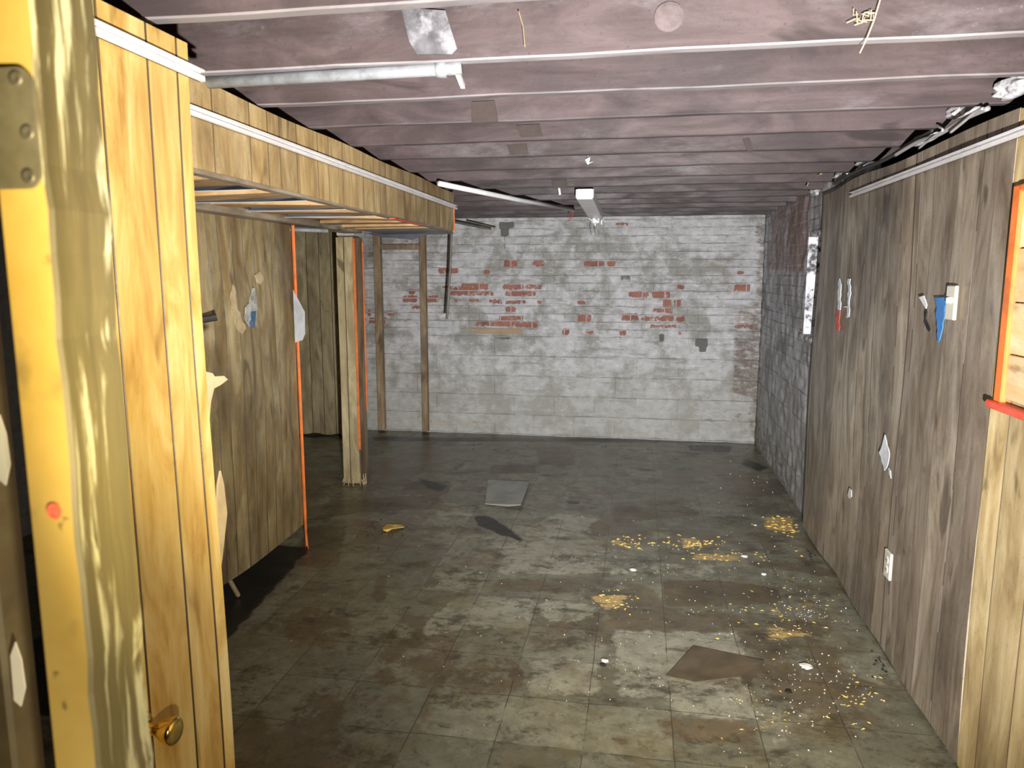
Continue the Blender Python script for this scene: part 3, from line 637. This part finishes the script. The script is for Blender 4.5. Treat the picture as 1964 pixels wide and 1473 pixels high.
for i, (yc, wd) in enumerate(((1.72, .12), (2.26, .17), (2.66, .17), (3.05, .16), (3.43, .15), (3.80, .14), (4.14, .13), (4.45, .11), (4.66, .09))):
    m = MB(); R = Matrix.Translation((-1.51, yc, 1.898)) @ Matrix.Rotation(random.uniform(-.05, .05), 4, 'Z') @ Matrix.Rotation(random.uniform(-.03, .03), 4, 'Y')
    m.box((-.29, -wd/2, -.009), (.285, wd/2, .009), mat=R, bev=.002); m.build('slat', M['pine_x'], sf)
m = MB(); m.box((-1.93, 1.6, 1.91), (-1.90, 4.74, 2.12)); m.build('back_board', M['stud'], sf)
m = MB()
for y0_, y1_ in ((1.62, 2.82), (2.83, 4.03), (4.04, 4.68)): m.box((-1.82, y0_, 1.945), (-1.25, y1_, 2.10), bev=.01); m.box((-1.83, y1_-.012, 1.937), (-1.24, y1_+.014, 2.108), bev=.003)
tag(m.build('air_duct', M['duct']), 'bluish sheet metal air duct seen between the soffit slats', 'duct')
# torn insulation flaps hanging between slats (dark backed foil)
for i, (y_, tilt) in enumerate(((2.05, .10), (2.48, .12), (2.87, .1), (3.26, .11), (3.63, .08))):
    m = MB(); pts = [(-1.74, y_-.11, 1.880), (-1.45, y_-.10, 1.880), (-1.25, y_-.10, 1.882), (-1.24, y_+.05, 1.915), (-1.40, y_+.075, 1.902), (-1.5, y_+.04, 1.925), (-1.76, y_+.03, 1.920)]
    m.sheet(pts, (0, 0, 1), .002)
    tag(m.build('foil_flap', M['duct']), ['torn bluish foil flap in the frontmost gap of the soffit slats', 'torn foil flap in the second gap between soffit slats', 'torn foil flap in the third gap between soffit slats', 'torn foil flap in the fourth gap between soffit slats', 'torn foil flap in the fifth gap, rearmost of the foil flaps'][i], 'foil flap', 'foil flaps between the soffit slats')
# black sheet hanging at the far end of the soffit
m = MB(); m.sheet([onY(p, q, 5.0) for p, q in ((700, 447), (760, 443), (830, 441), (818, 450), (790, 460), (760, 457), (735, 455))], (0, 1, 0), .01)
m.sheet([(-1.80, 4.748, 1.885), (-1.25, 4.748, 1.885), (-1.30, 5.2, 1.885), (-1.72, 5.15, 1.87)], (0, 0, 1), .01)
tag(m.build('black_sheet', M['black_sheet']), 'sagging black plastic sheet behind the far end of the soffit', 'plastic sheet')
m = MB(); m.tube([onZ(553, 440, 1.857), onZ(628, 443, 1.857)], .011, 8); tag(m.build('steel_pipe', M['galv']), 'thin grey pipe under the soffit above the panelled opening', 'pipe')

# ================================================================ post
pb = empty('support_post', (-2.13, 5.34, 0), 'panelled square post with orange edges standing in the opening', 'post')
m = MB(); panelling(m, (-2.205, 5.26, 0), (1, 0, 0), (0, -1, 0), .13, [.058], lambda u: .01+.006*sin(u*60), lambda u: 1.87, lambda u, v: .002*sin(v*5)); m.build('front_panel', M['panel_far'], pb)
m = MB(); panelling(m, (-2.070, 5.262, 0), (0, 1, 0), (1, 0, 0), .17, [], lambda u: .02, lambda u: 1.87, lambda u, v: .002*sin(v*4)); m.build('side_panel', M['stud'], pb)
m = MB(); m.box((-2.195, 5.268, 0), (-2.08, 5.42, 1.878), bev=.004); m.build('core', M['stud'], pb)
m = MB(); m.box((-2.075, 5.248, .28), (-2.058, 5.262, 1.86), bev=.002); m.box((-2.068, 5.425, .55), (-2.060, 5.436, 1.84)); o = m.build('corner_strip', M['orange'], pb); o['label'] = 'orange painted corner strip'
m = MB(); m.box((-2.20, 5.255, 1.882), (-2.065, 5.43, 2.128), bev=.006); o = m.build('cap', M['concrete'], pb); o['label'] = 'grey block cap'
m = MB()
for i in range(26):
    a_ = random.uniform(0, 2*pi); r0 = .08; bx_, by_ = -2.13+cos(a_)*.085, 5.30+sin(a_)*.08
    m.tube([(bx_, by_, random.uniform(.0, .10)), (bx_+cos(a_)*random.uniform(.0, .022), by_+sin(a_)*.012, .002)], .0025, 4)
m.build('frayed_splinters', M['straw'], pb)['kind'] = 'stuff'

# ================================================================ stud frame against back wall
st = empty('stud_frame', (-2.35, 7.17, .02), 'bare timber stud frame with one header against the white brick wall', 'stud frame')
for x0_, x1_ in ((-2.605, -2.535), (-2.135, -2.075)):
    m = MB(); m.box((x0_, 7.14, .02), (x1_, 7.205, 2.12), bev=.004); m.build('stud', M['stud'], st)
m = MB(); m.box((-2.534, 7.145, 1.845), (-2.136, 7.20, 1.895), bev=.003); m.build('header', M['stud'], st)
q = onY(866, 440, 6.25); m = MB(); m.tube([(q[0], q[1], 2.14), q, onY(863, 520, 6.25), onY(857, 612, 6.25)], .011, 8)
tag(m.build('hanging_rod', M['dark_metal']), 'thin dark rod hanging in front of the back brick wall', 'rod')
m = MB(); m.tube([onY(872, 425, 7.0), onY(905, 432, 7.05), onY(942, 438, 7.1)], .014, 8); m.tube([onY(895, 424, 7.0), onY(950, 436, 7.12)], .008, 6)
tag(m.build('black_pipe', M['dark_metal']), 'slanting dark pipes at the top left of the back brick wall', 'pipe')

# ================================================================ ceiling services
JY1 = root_y[2]
m = MB(); m.tube([(-1.158, JY1+.018, 2.112), (-.49, JY1+.01, 2.116), (-.455, JY1+.01, 2.117)], .0155, 14)
m.tube([(-.52, JY1+.01, 2.1155), (-.495, JY1+.01, 2.1155)], .020, 14)
tag(m.build('conduit', M['galv'], smooth=True), 'galvanised conduit running along under the second joist at left', 'conduit')
m = MB(); a = onZ(864, 133, 2.10); b = Vector((a[0]+.02, a[1]+.11, 2.035)); a = Vector(a)
m.tube([Vector((-.468, JY1+.01, 2.112)), onY(888, 166, 2.03)], .008, 4)
tag(m.build('metal_strap', M['white_metal']), 'short white strap dangling from the end of the conduit', 'strap')
a = onZ(842, 352, 2.095); b = onZ(1100, 402, 2.095)
m = MB(); m.tube([a, a.lerp(b, .5)+Vector((0, 0, -.006)), b], .0145, 12)
tag(m.build('metal_tube', M['white_metal'], smooth=True), 'long white tube slanting under the joists towards the strip light', 'tube')
m = MB(); m.tube([b, b+Vector((-.01, 0, -.05)), b+Vector((-.05, .03, -.09))], .0028, 6); tag(m.build('wire', M['red_wire']), 'short red wire hanging from the far end of the white tube', 'wire')
# strip light: upturned sheet metal channel with broken end
fy0, fy1, fz = 4.75, 6.25, 2.07
fx = onZ(1121, 380, fz)[0]; fx1 = onZ(1145, 418, fz)[0]
lf_ = empty('strip_light', (fx, 5.5, fz), 'broken white strip light fixture hanging under the far joists', 'light fixture')
m = MB(); sh = lambda y: fx+(fx1-fx)*(y-fy0)/(fy1-fy0)
for (xa, xb, za, zb) in ((-.055, .055, 0, .004), (-.055, -.051, 0, .055), (.051, .055, 0, .055)):
    P8 = [(sh(fy0)+xa, fy0, fz+za), (sh(fy0)+xb, fy0, fz+za), (sh(fy1)+xb, fy1, fz+za-.02), (sh(fy1)+xa, fy1, fz+za-.02)]
    m.sheet(P8, (0, 0, 1), zb-za)
m.build('channel', M['white_metal'], lf_)
m = MB(); m.box((fx-.05, fy0-.002, fz-.006), (fx+.05, fy0+.02, fz+.058), bev=.004); m.build('end_cap', M['white_metal'], lf_)
for i in range(7):
    c0 = Vector((fx1+random.uniform(-.05, .07), fy1-random.uniform(0, .25), fz-.03)); m = MB()
    m.tube([c0, c0+Vector((random.uniform(-.04, .05), random.uniform(-.03, .03), -random.uniform(.02, .07)))], .005, 4); m.build('glass_shard', M['white_metal'], lf_)
m = MB(); m.box((fx1-.03, fy1-.05, fz-.055), (fx1+.03, fy1, fz-.018), bev=.004)
m.build('lamp_holder', M['white_metal'], lf_)
m = MB()
for dx in (-.02, .015): m.tube([(fx1+dx, fy1-.02, fz-.05), (fx1+dx-.01, fy1-.01, fz-.13), (fx1+dx+.005, fy1, fz-.20)], .0022, 5)
m.build('hanging_wire', M['cable'], lf_)

# plates / blocks on joist faces
def onjoist(ji, pts, name, mat, label, cat, th=.006, group=None):
    y = root_y[ji]-.031; m = MB(); m.sheet([onY(p, q, y) for p, q in pts], (0, 1, 0), th); return tag(m.build(name, mat), label, cat, group)
M['grey_patch'] = plain('grey_mouldy_metal', (.13, .13, .145), .5, .0, var=.6, scale=14, dirt=(.42, .43, .47), dirt_amt=.6)
onjoist(2, ((768, 14), (854, 20), (876, 92), (866, 103), (800, 104), (785, 80)), 'metal_patch', M['grey_patch'], 'grey mouldy metal patch nailed to the second joist', 'patch')
onjoist(4, ((905, 195), (948, 193), (955, 233), (905, 237)), 'wood_block', M['subfloor'], 'grey brown block on the fourth joist, left of centre', 'block')
onjoist(5, ((990, 240), (1035, 238), (1040, 260), (998, 262)), 'wood_block', M['subfloor'], 'small dark block on the fifth joist, nearest of the dark pair', 'block')
onjoist(6, ((972, 278), (1010, 275), (1013, 294), (978, 296)), 'wood_block', M['subfloor'], 'small dark block on the sixth joist, behind the first dark one', 'block')
onjoist(6, ((1424, 266), (1438, 264), (1446, 288), (1434, 290)), 'wood_block', M['subfloor'], 'short slanting dark cleat on the sixth joist, toward the right', 'block')
onjoist(9, ((1058, 346), (1087, 345), (1088, 360), (1060, 361)), 'wood_block', M['subfloor'], 'small dark block above the far end of the white tube', 'block')
m = MB(); m.sheet([onY(p, q, 3.80) for p, q in ((1122, 306), (1132, 301), (1130, 312), (1138, 309), (1127, 316))], (0, 1, 0), .001); m.tube([onY(1128, 301, 3.80), onY(1129, 292, 3.82)], .0012, 4)
tag(m.build('paper_scrap', M['paper']), 'tiny white paper scrap hanging from the mid-ceiling joist', 'paper scrap')
m = MB(); m.tube([onY(1072, 360, 4.9), onY(1074, 374, 4.9)], .008, 6); tag(m.build('ceiling_hook', M['white_metal']), 'tiny white hook beside the far end of the white tube', 'hook')
# hanging fibres near the front joists
for i, L_ in enumerate((((995, 22), (1003, 50), (1007, 90), (1004, 60)), ((1688, 0), (1676, 40), (1662, 75), (1649, 102)))):
    m = MB(); m.tube([onY(p, q, root_y[2]-.045) for p, q in L_], .0016, 4)
    tag(m.build('hanging_fibre', M['stud'] if i == 0 else M['straw']), ['dark thin fibre hanging on the second joist near the middle', 'pale thin fibre hanging on the second joist near the right'][i], 'fibre')
m = MB()
for i in range(9):
    c0 = onY(1655+random.uniform(-14, 14), 35+random.uniform(-9, 9), root_y[2]-.03); m.tube([c0, c0+Vector((random.uniform(-.02, .02), -.01, random.uniform(-.015, .015))), c0+Vector((random.uniform(-.03, .03), -.005, random.uniform(-.02, .02)))], .0011, 4)
tag(m.build('dried_nest', M['straw']), 'small dried tangle stuck to the second joist at right', 'tangle')
m = MB(); lathe(m, [(0, .034), (.0008, .026), (.0010, .012), (.0011, 0)], (onY(1283, 32, root_y[2]-.021)), (0, -1, 0), 24)
M['knot'] = plain('pale_knot', (.12, .093, .096), .6, var=.3, scale=40)
tag(m.build('joist_knot', M['knot'], smooth=False), 'round grey knot on the second joist at centre right', 'knot')

# right wall top: cables and plaster lumps in the gap between panelling and joists
def cable(name, pts, r, mat, label, n=8):
    m = MB(); P_ = [Vector(p) for p in pts]; out = []
    for i in range(len(P_)-1):
        p0 = P_[max(i-1, 0)]; p1 = P_[i]; p2 = P_[i+1]; p3 = P_[min(i+2, len(P_)-1)]
        for k_ in range(6):
            t_ = k_/6; out.append(.5*((2*p1)+(p2-p0)*t_+(2*p0-5*p1+4*p2-p3)*t_*t_+(3*p1-p0-3*p2+p3)*t_**3))
    out.append(P_[-1]); m.tube(out, r, n); return tag(m.build(name, mat, smooth=True), label, 'cable')
cable('cable', [onX(p, q, 1.04) for p, q in ((1716, 298), (1760, 272), (1800, 258), (1850, 228), (1895, 208))], .008, M['cable'], 'grey cable looping along the top of the right panelling')
cable('cable', [onX(p, q, 1.055) for p, q in ((1600, 352), (1650, 325), (1700, 305), (1745, 276), (1790, 250))], .009, M['black_cable'], 'black cable lying on top of the right panelling')
cable('cable', [onX(p, q, 1.0) for p, q in ((1547, 358), (1556, 343), (1575, 333))], .004, M['straw'], 'thin pale wire loop at the far top of the right panelling')
cable('cable', [onX(p, q, 1.03) for p, q in ((1762, 285), (1790, 262), (1808, 250), (1800, 243))], .004, M['cable'], 'thin grey wire end sticking out over the right panelling')
cable('cable', [onX(p, q, 1.02) for p, q in ((1823, 254), (1850, 232), (1870, 215), (1885, 208))], .005, M['cable'], 'paler thin wire beside white debris at top right')
M['lump'] = plain('white_plaster_lump', (.72, .73, .78), .8, var=.3, scale=40, bump=.8, dirt=(.15, .15, .16), dirt_amt=.6)
def lump(cx, r, label, sx=1, sy=1, sz=1, mat='lump', name='plaster_lump', cat='lump', seed=0):
    m = MB(); n = 9; k_ = 14; rr = random.Random(seed); prev = None; cx = Vector(cx)
    jit = [[1+rr.uniform(-.42, .42) for _ in range(k_)] for _ in range(n+1)]
    for i in range(n+1):
        th_ = pi*i/n; ring = [m.vert(cx+Vector((sin(th_)*cos(2*pi*q/k_)*r*sx*jit[i][q], sin(th_)*sin(2*pi*q/k_)*r*sy*jit[i][q], cos(th_)*r*sz))) for q in range(k_)]
        if prev:
            for q in range(k_): m.face([prev[q], prev[(q+1) % k_], ring[(q+1) % k_], ring[q]])
        prev = ring
    return tag(m.build(name, M[mat], smooth=False), label, cat)
lump(onX(1945, 165, 1.10)+Vector((0, 0, 0)), .06, 'white plaster lump at the very top right, beside the joist end', .6, 1.6, .6, seed=1)
lump(onX(1845, 210, 1.10), .05, 'white plaster lump over the panelling where the thin wires end', .6, 2.2, .5, seed=2)
lump(onX(1770, 268, 1.10), .045, 'flat white plaster lump behind the grey cable', .6, 2.4, .4, seed=3)
lump(onX(1652, 312, 1.10), .04, 'small white plaster lump over the middle of the right panelling', .5, 1.6, .7, seed=4)
lump(onX(1612, 338, 1.10), .05, 'white plaster lump above the far end of the right panelling', .5, 1.8, .6, seed=5)
lump(onX(1565, 365, 1.12), .05, 'white plaster lump where brick wall meets the far joists', .5, 1.6, .7, seed=6)

# ================================================================ things on the right panelling
def jag(pts, amp=.12, seed=5):
    rr = random.Random(seed+len(pts)); out = []
    for (a, b) in zip(pts, list(pts[1:])+[pts[0]]):
        L_ = math.hypot(b[0]-a[0], b[1]-a[1]); n_ = max(1, int(L_/7))
        for k_ in range(n_):
            f_ = k_/n_; o_ = rr.uniform(-1, 1)*amp*min(L_, 14) if k_ else 0
            out.append((a[0]+(b[0]-a[0])*f_+o_*(b[1]-a[1])/L_, a[1]+(b[1]-a[1])*f_-o_*(b[0]-a[0])/L_))
    return out
def onwall(pts, X, s, name, mat, label, cat, th=.003, gap=.006, curl=0):
    m = MB(); P_ = [onX(p, q, X+s*gap) for p, q in jag(pts)]
    m.sheet(P_, (s, 0, 0), th); return tag(m.build(name, mat), label, cat)
def plate(name, y, z, label, kind):
    r_ = empty(name, (XR-.008, y, z-.058), label, 'switch' if kind == 's' else 'outlet')
    m = MB(); m.box((XR-.022, y-.036, z-.058), (XR-.010, y+.036, z+.058), bev=.003); m.build('cover_plate', M['ivory'], r_)
    if kind == 's':
        m = MB(); m.box((XR-.034, y-.006, z-.002), (XR-.021, y+.006, z+.018), bev=.002); m.build('toggle', M['white_metal'], r_)
    else:
        for dz in (-.02, .02):
            m = MB(); lathe(m, [(0, .0165), (.003, .0165), (.0035, .015), (.0035, 0)], (XR-.0215, y, z+dz), (-1, 0, 0), 20); s_ = m.build('socket', M['ivory'], r_, smooth=False)
            m = MB()
            for dy in (-.006, .006): m.box((XR-.0262, y+dy-.001, z+dz-.004), (XR-.0248, y+dy+.001, z+dz+.005))
            m.build('slots', M['black_slot'], s_)
plate('light_switch', 2.755, 1.505, 'ivory light switch plate on the right panelling beside the blue tape', 's')
plate('wall_outlet', 3.165, .405, 'ivory double outlet low on the right panelling', 'o')
onwall(((1794, 571), (1817, 571), (1812, 612), (1803, 653), (1800, 657), (1797, 610), (1797, 584)), XR, -1, 'tape_strip', M['blue'], 'blue tapering strip hanging on the right panelling beside the switch', 'tape', gap=.014)
onwall(((1764, 570), (1773, 567), (1779, 585), (1777, 592), (1770, 580)), XR, -1, 'paper_scrap', M['paper'], 'torn white scrap above the crack in the right panelling', 'paper scrap', gap=.014)
onwall(((1777, 588), (1779, 600), (1777, 612), (1785, 632), (1782, 636), (1775, 622), (1775, 604)), XR, -1, 'torn_veneer', M['black_slot'], 'dark torn strip below the white scrap on the right panelling', 'torn strip', gap=.011)
onwall(((1611, 534), (1614, 545), (1612, 595), (1608, 595), (1607, 560)), XR, -1, 'paper_strip', M['paper'], 'narrow white strip above the red piece on the right panelling', 'paper strip', gap=.012)
onwall(((1605, 595), (1612, 596), (1610, 634), (1603, 634)), XR, -1, 'plastic_strip', M['red_paint'], 'narrow red plastic strip on the far right panelling', 'plastic strip', gap=.014)
onwall(((1627, 534), (1632, 535), (1631, 570), (1629, 608), (1624, 610), (1626, 590), (1620, 590), (1620, 587), (1627, 587)), XR, -1, 'paper_strip', M['paper'], 'narrow white strip right of the red piece on the right panelling', 'paper strip', gap=.012)
onwall(((1698, 834), (1701, 845), (1707, 870), (1704, 890), (1697, 903), (1692, 885), (1687, 868), (1695, 845)), XR, -1, 'paper_scrap', M['paper'], 'pale diamond shaped paper low on the right panelling', 'paper scrap', gap=.012)
onwall(((1705, 897), (1709, 903), (1710, 918), (1706, 908)), XR, -1, 'paper_scrap', M['paper'], 'tiny pale sliver just under the diamond shaped paper', 'paper scrap', gap=.012)
onwall(((1630, 936), (1634, 940), (1634, 953), (1629, 956), (1627, 948)), XR, -1, 'paper_scrap', M['white_chip'], 'tiny white speck of plaster low on the far right panelling', 'plaster speck', gap=.012)
M['slate_blue'] = plain('slate_blue_tape', (.05, .13, .26), .6, var=.3, dirt=(.3, .3, .3))
M['grey_paper'] = plain('torn_grey_paper', (.50, .52, .52), .7, var=.3, scale=30, dirt=(.22, .20, .14), dirt_amt=.8)
# orange framed opening at picture's right edge
fr = empty('framed_opening', (XR, 2.0, 1.22), 'orange framed opening with bright pine boards inside, at the right edge', 'frame')
ya, yb, za, zb = 2.375, 1.45, 1.255, 1.83
m = MB(); m.box((XR-.026, ya-.045, za-.03), (XR-.008, ya, zb+.02), bev=.004); m.build('frame_post', M['orange'], fr)
m = MB(); m.box((XR-.030, yb-.04, za-.03), (XR-.008, yb, zb+.02), bev=.004); m.build('frame_post', M['orange'], fr)
m = MB(); m.box((XR-.030, yb, zb), (XR-.008, ya-.045, zb+.02), bev=.004); m.build('frame_head', M['orange'], fr)
m = MB(); m.box((XR-.042, yb-.05, za-.045), (XR-.008, ya+.012, za-.022), bev=.004); o = m.build('frame_sill', M['red_paint'], fr); o['label'] = 'red painted sill'
for z0_, z1_ in ((za-.012, 1.372), (1.376, 1.520), (1.524, 1.672), (1.676, zb)):
    m = MB(); m.box((XR-.016, yb, z0_), (XR-.0075, ya-.045, z1_), bev=.002); m.build('board', M['pine_bright'], fr)

# things on the left panelling
onwall(((483, 553), (488, 551), (491, 575), (492, 600), (490, 628), (478, 627), (468, 610), (470, 590), (478, 580)), XL, 1, 'torn_poster', M['grey_paper'], 'torn grey white paper remnant on the left panelling', 'paper', gap=.020)
onwall(((481, 598), (490, 597), (490, 629), (479, 627)), XL, 1, 'tape_patch', M['slate_blue'], 'small blue patch on the torn paper of the left panelling', 'tape', gap=.028)
M['bare_veneer'] = plain('bare_pale_veneer', (.60, .50, .30), .5, var=.2, scale=20, dirt=(.40, .30, .15), dirt_amt=.6)
onwall(((446, 545), (452, 560), (453, 585), (462, 608), (472, 630), (464, 641), (455, 633), (450, 612), (444, 600), (441, 570)), XL, 1, 'bare_patch', M['bare_veneer'], 'pale bare patch left of the torn paper on the left panelling', 'bare patch', gap=.0172, th=.0012)
onwall(((488, 528), (498, 520), (506, 535), (500, 546), (492, 542)), XL, 1, 'bare_patch', M['bare_veneer'], 'small pale bare patch above the torn paper', 'bare patch', gap=.0165, th=.0012)
m = MB(); P_ = [onX(p, q, XL+.03) for p, q in ((562, 556), (584, 598), (585, 640), (580, 652), (566, 657))]; m.sheet(P_, (.6, -.3, 0), .004)
tag(m.build('hanging_paper', M['paper']), 'white five-sided sheet hanging at the free edge of the left panelling', 'sheet')

# ================================================================ floor litter
def floortile(name, pts, mat, label, z=.004, th=.004, cat='floor tile', lift=None):
    m = MB(); P_ = [Vector((*onZ(p, q, 0)[:2], z)) for p, q in pts]
    if lift:
        for i_, dz in lift.items(): P_[i_].z += dz
    m.sheet(P_, (0, 0, 1), th); return tag(m.build(name, mat), label, cat)
floortile('loose_tile', ((936, 922), (1016, 928), (999, 975), (975, 974), (930, 968)), M['tile_pale'], 'pale loose vinyl tile lying on the middle of the floor', lift={1: .012, 2: .02, 3: .006})
floortile('loose_tile', ((1330, 1241), (1466, 1273), (1436, 1318), (1420, 1301), (1332, 1311), (1277, 1299)), M['tile_brown'], 'dark brown broken tile lying on the near right floor', z=.004, lift={1: .006, 2: .006})
m = MB()
P_ = [(733, 1014), (742, 1008), (756, 1011), (774, 1009), (775, 1014), (752, 1019), (743, 1021), (735, 1020)]; m.sheet([Vector((*onZ(p, q, 0)[:2], .003+.006*(i % 3))) for i, (p, q) in enumerate(P_)], (0, 0, 1), .004)
tag(m.build('yellow_scrap', M['yellow_scrap']), 'bright yellow scrap lying on the left of the floor', 'scrap')
def chip(px, py, r, mat, label, seed):
    c0 = onZ(px, py, 0); return lump(Vector((c0[0], c0[1], r*.42+.003)), r, label, 1, .9, .42, mat, 'paint_chip', 'chip', seed)
chip(1546, 1283, .022, 'white_chip', 'large white chip right of the dark brown tile', 11)
chip(1160, 1271, .014, 'white_chip', 'white chip left of the dark brown tile, beside a black crumb', 12)
chip(1428, 1070, .017, 'white_chip', 'white chip on the yellow strewn patch toward the right', 13)
chip(1465, 1104, .013, 'white_chip', 'small round white chip near the right panelling', 14)
chip(1214, 1096, .016, 'white_chip', 'white chip near the middle of the floor, among tiny crumbs', 15)
chip(1513, 1330, .012, 'black_slot', 'small black crumb right of the dark brown tile', 16)
chip(1157, 1278, .012, 'black_slot', 'black crumb touching the white chip', 17)
chip(1448, 1009, .010, 'white_chip', 'tiny white chip on the far right floor', 18)
# uncountable crumbs
def crumbs(name, mat, label, zones, seed, cat, stretch=1.0):
    rr = random.Random(seed); m = MB()
    for (px, py, sx, sy_, n, rmin, rmax) in zones:
        for _ in range(n):
            p = min(max(px+rr.gauss(0, sx), 450), 1900); q = min(max(py+rr.gauss(0, sy_), 850), 1480); c0 = onZ(p, q, 0)
            if c0[0] > XR-.03 or c0[0] < -1.7: continue
            r_ = rr.uniform(rmin, rmax); a0 = rr.uniform(0, 6.28); k_ = rr.choice((3, 4, 5)); th_ = rr.gauss(0, .6); ct, sn = cos(th_), sin(th_)
            L2 = [(cos(a0+6.28*i/k_)*r_*rr.uniform(.6, 1.2)*stretch, sin(a0+6.28*i/k_)*r_*rr.uniform(.6, 1.2)/(stretch**.5)) for i in range(k_)]
            A = [m.vert((c0[0]+u_*ct-v_*sn, c0[1]+u_*sn+v_*ct, .0015)) for u_, v_ in L2]
            T = m.vert((c0[0], c0[1], .002+r_*rr.uniform(.5, 1.1)))
            m.face(A[::-1])
            for i in range(k_): m.face([A[i], A[(i+1) % k_], T])
    return tag(m.build(name, mat), label, cat, kind='stuff')
crumbs('paint_crumbs', M['white_chip'], 'tiny white paint crumbs scattered over the floor, mostly toward the right', [(1500, 1200, 110, 110, 170, .001, .0035), (1550, 1160, 30, 25, 60, .001, .005), (1250, 1100, 130, 60, 90, .001, .0035), (1550, 1320, 70, 60, 110, .001, .0045), (1300, 1300, 260, 90, 90, .001, .003), (1000, 1080, 220, 110, 80, .001, .003), (1450, 950, 40, 60, 40, .002, .006), (1240, 1270, 60, 60, 20, .001, .003)], 5, 'crumbs')
crumbs('wood_shavings', M['yellow_scrap'], 'yellow wood shavings and crumbs scattered near the right panelling', [(1500, 1010, 26, 10, 60, .003, .008), (1330, 1042, 30, 8, 50, .003, .008), (1205, 1040, 26, 6, 30, .003, .008), (1500, 1180, 60, 30, 60, .002, .005), (1180, 1150, 26, 12, 30, .002, .006), (1640, 1330, 40, 30, 30, .002, .005), (1480, 1370, 40, 30, 16, .002, .004), (1400, 1068, 60, 6, 40, .002, .006)], 6, 'shavings', 2.6)
crumbs('dark_debris', M['black_slot'], 'dark crumbs of dirt gathered along the foot of the walls', [(1620, 1130, 8, 10, 60, .003, .010), (1700, 1260, 10, 20, 60, .003, .009), (1560, 1060, 6, 10, 40, .003, .01), (1100, 860, 250, 3, 50, .003, .008), (700, 1020, 50, 12, 50, .002, .008)], 8, 'dirt')
